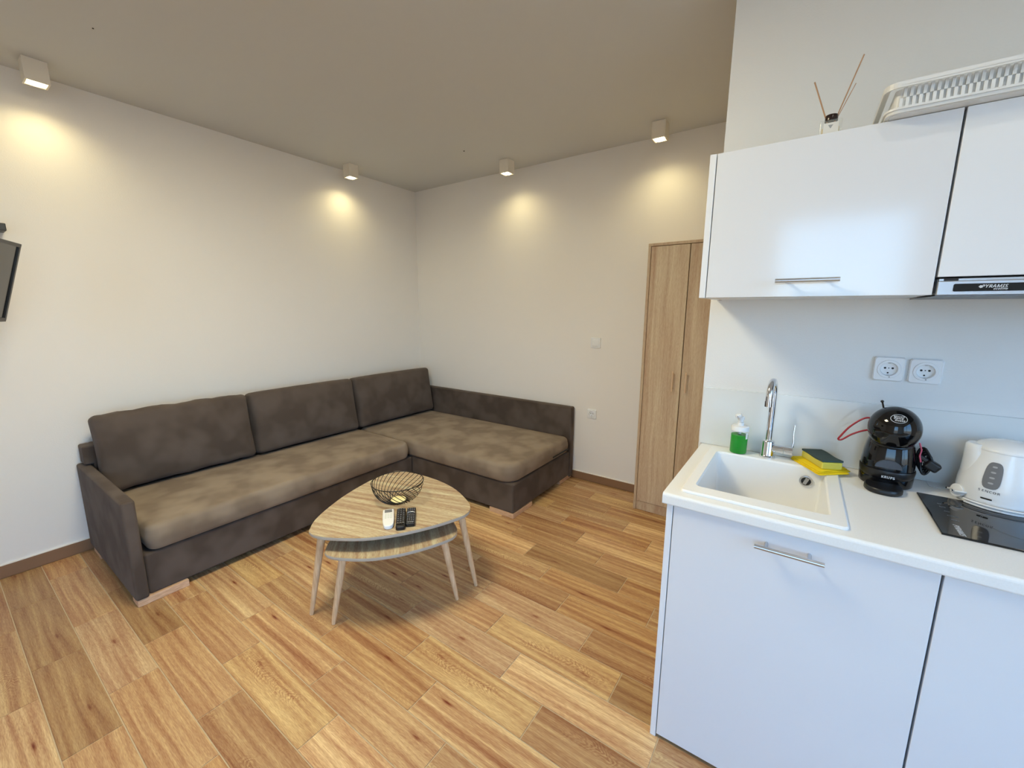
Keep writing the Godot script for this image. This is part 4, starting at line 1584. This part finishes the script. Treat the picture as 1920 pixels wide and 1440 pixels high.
func hob_and_vent() -> void:
	var o := thing("glass_hob", "black glass hob sunk in the worktop in front of the kettle", "hob", Vector3(3.96, YC, 1.58))
	var st := S()
	pad(st, rrect(3.709, 4.225, 1.434, 1.7225, 0.002, 2), YC + 0.0005, YC + 0.0055, 0.0012, 2)
	put(st, "glass", M.hob, o)
	st = S()
	var y := YC + 0.0057
	text(st, "PYRAMIS", 0.011, Transform3D(Basis(Vector3.RIGHT, -PI / 2).rotated(Vector3.UP, deg_to_rad(-90.0)), Vector3(3.748, y, 1.682)), true, true)
	put(st, "lettering", M.print, o)
	st = S()
	for q in [[3.745, 1.505, 0.004], [3.747, 1.528, 0.006], [3.75, 1.558, 0.005], [3.751, 1.588, 0.006], [3.763, 1.588, 0.004], [3.752, 1.615, 0.005], [3.758, 1.617, 0.003]]:
		var r := []
		for i in 14: r.append(Vector3(q[0] + q[2] * cos(TAU * i / 14), y, q[1] + q[2] * 0.7 * sin(TAU * i / 14)))
		tube(st, r, 0.0005, 4, true)
	for rr in [0.082, 0.085]:
		var r := []
		for i in 64: r.append(Vector3(3.895 + rr * cos(TAU * i / 64), y - 0.0002, 1.578 + rr * sin(TAU * i / 64)))
		tube(st, r, 0.0004, 4, true)
	put(st, "touch_marks", M.print_dim, o)
	o = thing("vent_grille", "small white ventilation grille let into the worktop between coffee machine and kettle", "vent", Vector3(3.79, YC, 1.31))
	st = S()
	frame_ring(st, rrect(3.754, 3.85, 1.289, 1.338, 0.001, 1), rrect(3.77, 3.835, 1.295, 1.332, 0.0005, 1), YC + 0.0004, YC + 0.0022)
	put(st, "frame", M.white_plastic2, o)
	st = S()
	span(st, Vector3(3.77, YC + 0.0002, 1.295), Vector3(3.835, YC + 0.0006, 1.332), 0.0001)
	put(st, "dark_gap", M.dark_grey, o)
	for i in 6:
		st = S()
		rbox(st, Vector3(3.8025, YC + 0.0014, 1.2985 + i * 0.006), Vector3(0.065, 0.0014, 0.0032), 0.0004)
		put(st, "slat", M.white_plastic2, o)

func on_the_cabinets() -> void:
	var y := 1.9012
	# reed diffuser
	var c := Vector3(3.379, y, 1.50)
	var o := local_thing("reed_diffuser", "small square glass scent bottle with thin reeds on the left wall cabinet", "reed diffuser", c)
	var st := S()
	rbox(st, Vector3(0, 0.034, 0), Vector3(0.052, 0.066, 0.034), 0.004, 2)
	put(st, "bottle", M.glass, o)
	st = S()
	rbox(st, Vector3(0, 0.026, 0), Vector3(0.042, 0.044, 0.024), 0.003, 2)
	put(st, "scented_oil", M.scent, o)
	st = S()
	rbox(st, Vector3(0.001, 0.035, 0.0176), Vector3(0.036, 0.046, 0.0006), 0.0001)
	var lb := put(st, "paper_label", M.card, o)
	st = S()
	tri(st, [Vector3(-0.006, 0.052, 0.0182), Vector3(0.006, 0.052, 0.0182), Vector3(0, 0.042, 0.0182)], [Vector3.BACK, Vector3.BACK, Vector3.BACK])
	put(st, "triangle_mark", mat(rgb(170, 172, 175), 0.6), lb)
	st = S()
	lathe(st, [Vector2(0, 0.066), Vector2(0.0155, 0.066), Vector2(0.0158, 0.068), Vector2(0.0155, 0.081), Vector2(0.0145, 0.0825), Vector2(0.005, 0.0825), Vector2(0.004, 0.08), Vector2(0, 0.08)], 24)
	put(st, "cap", M.brown_cap, o)
	for q in [[-0.051, 0.179, 0.01, 0.0018], [0.055, 0.215, 0.02, 0.0016], [0.047, 0.166, -0.03, 0.0010]]:
		st = S()
		tube(st, [Vector3(signf(q[0]) * 0.004, 0.05, 0), Vector3(q[0], q[1], q[2])], q[3], 8)
		put(st, "reed", M.reed, o)
	# slatted plastic basket
	var x0 := 3.479; var x1 := 3.99; var z0 := 1.32; var z1 := 1.668
	o = thing("plastic_basket", "long white slatted plastic basket lying across the tops of the wall cabinets", "basket", Vector3(3.73, y, 1.5))
	st = S()
	var lower := rrect(x0 + 0.006, x1 - 0.006, z0 + 0.006, z1 - 0.004, 0.03, 6)
	pad(st, inset(lower, 0.012), y, y + 0.004, 0.0015, 2)
	frame_ring(st, inset(lower, 0.004), inset(lower, 0.010), y + 0.001, y + 0.011)
	put(st, "bottom_tray", M.white_plastic2, o)
	st = S()
	frame_ring(st, lower, inset(lower, 0.012), y + 0.008, y + 0.013)
	put(st, "lower_rail", M.white_plastic2, o)
	st = S()
	var upper := rrect(x0, x1, z0, z1 + 0.003, 0.03, 6)
	frame_ring(st, upper, inset(upper, 0.012), y + 0.058, y + 0.067)
	frame_ring(st, upper, inset(upper, 0.003), y + 0.054, y + 0.0585)
	put(st, "rim", M.white_plastic2, o)
	st = S()
	frame_ring(st, inset(lower, 0.017), inset(lower, 0.0195), y + 0.004, y + 0.058)
	put(st, "inner_wall", M.white_plastic2, o)
	var sl := S()
	rbox(sl, Vector3.ZERO, Vector3(0.0066, 0.0226, 0.003), 0.0008)
	var mesh := sl.commit()
	for row in 2:
		for i in 38:
			var x := x0 + 0.034 + i * 0.0118 + (0.0059 if row else 0.0)
			if x > x1 - 0.034: continue
			for z in [z1 - 0.0145]:
				var m := MeshInstance3D.new()
				m.mesh = mesh
				hang(m, "slat", M.white_plastic2, o)
				m.position = Vector3(x, y + 0.0242 + row * 0.0226, z) - o.position

# ----------------------------------------------------------------
func _ready() -> void:
	lights_and_camera()
	make_materials()
	room()
	var l := ceiling_lamp(Vector3(0.165, H - 0.0005, 0.85), "square ceiling spotlight over the left wall, near the room corner")
	ceiling_lamp(Vector3(0.175, H - 0.0005, 2.595), "square ceiling spotlight at the far left, nearest the television", l)
	ceiling_lamp(Vector3(1.30, H - 0.0005, 0.215), "square ceiling spotlight over the chaise, left one along the back wall", l)
	ceiling_lamp(Vector3(2.50, H - 0.0005, 0.215), "square ceiling spotlight over the wardrobe, right one along the back wall", l)
	# out of view: two whiter ones in front of the kitchen, and a flat panel over the middle of the room
	for p in [[3.60, 2.1, "in front of the sink side of the kitchen"], [4.35, 2.1, "in front of the hob side of the kitchen"]]:
		var c := ceiling_lamp(Vector3(p[0], H - 0.0005, p[1]), "square ceiling spotlight " + p[2], l)
		c.get_node("spot_light").light_energy = 0.1
		c.get_node("spot_light").light_color = Color(1.0, 0.98, 0.95)
	ceiling_panel()
	sofa()
	table("coffee_table", "larger light oak rounded-triangle coffee table carrying the wire bowl", 1.0, Vector2.ZERO, 0.45, [[1.603, 2.218], [2.105, 1.607], [1.36, 1.52]], [[1.665, 2.165], [2.055, 1.665], [1.45, 1.58]], false)
	table("coffee_table", "smaller low rounded-triangle coffee table tucked under the larger one", 0.8, Vector2(0.426, 0.433), 0.375, [[1.743, 2.193], [2.096, 1.743], [1.52, 1.67]], [[1.79, 2.145], [2.055, 1.79], [1.6, 1.72]], true)
	wire_bowl()
	remotes()
	wardrobe()
	wall_fittings()
	television()
	kitchen_units()
	tap()
	soap()
	sponge_and_cloth()
	coffee_machine()
	kettle()
	hob_and_vent()
	on_the_cabinets()
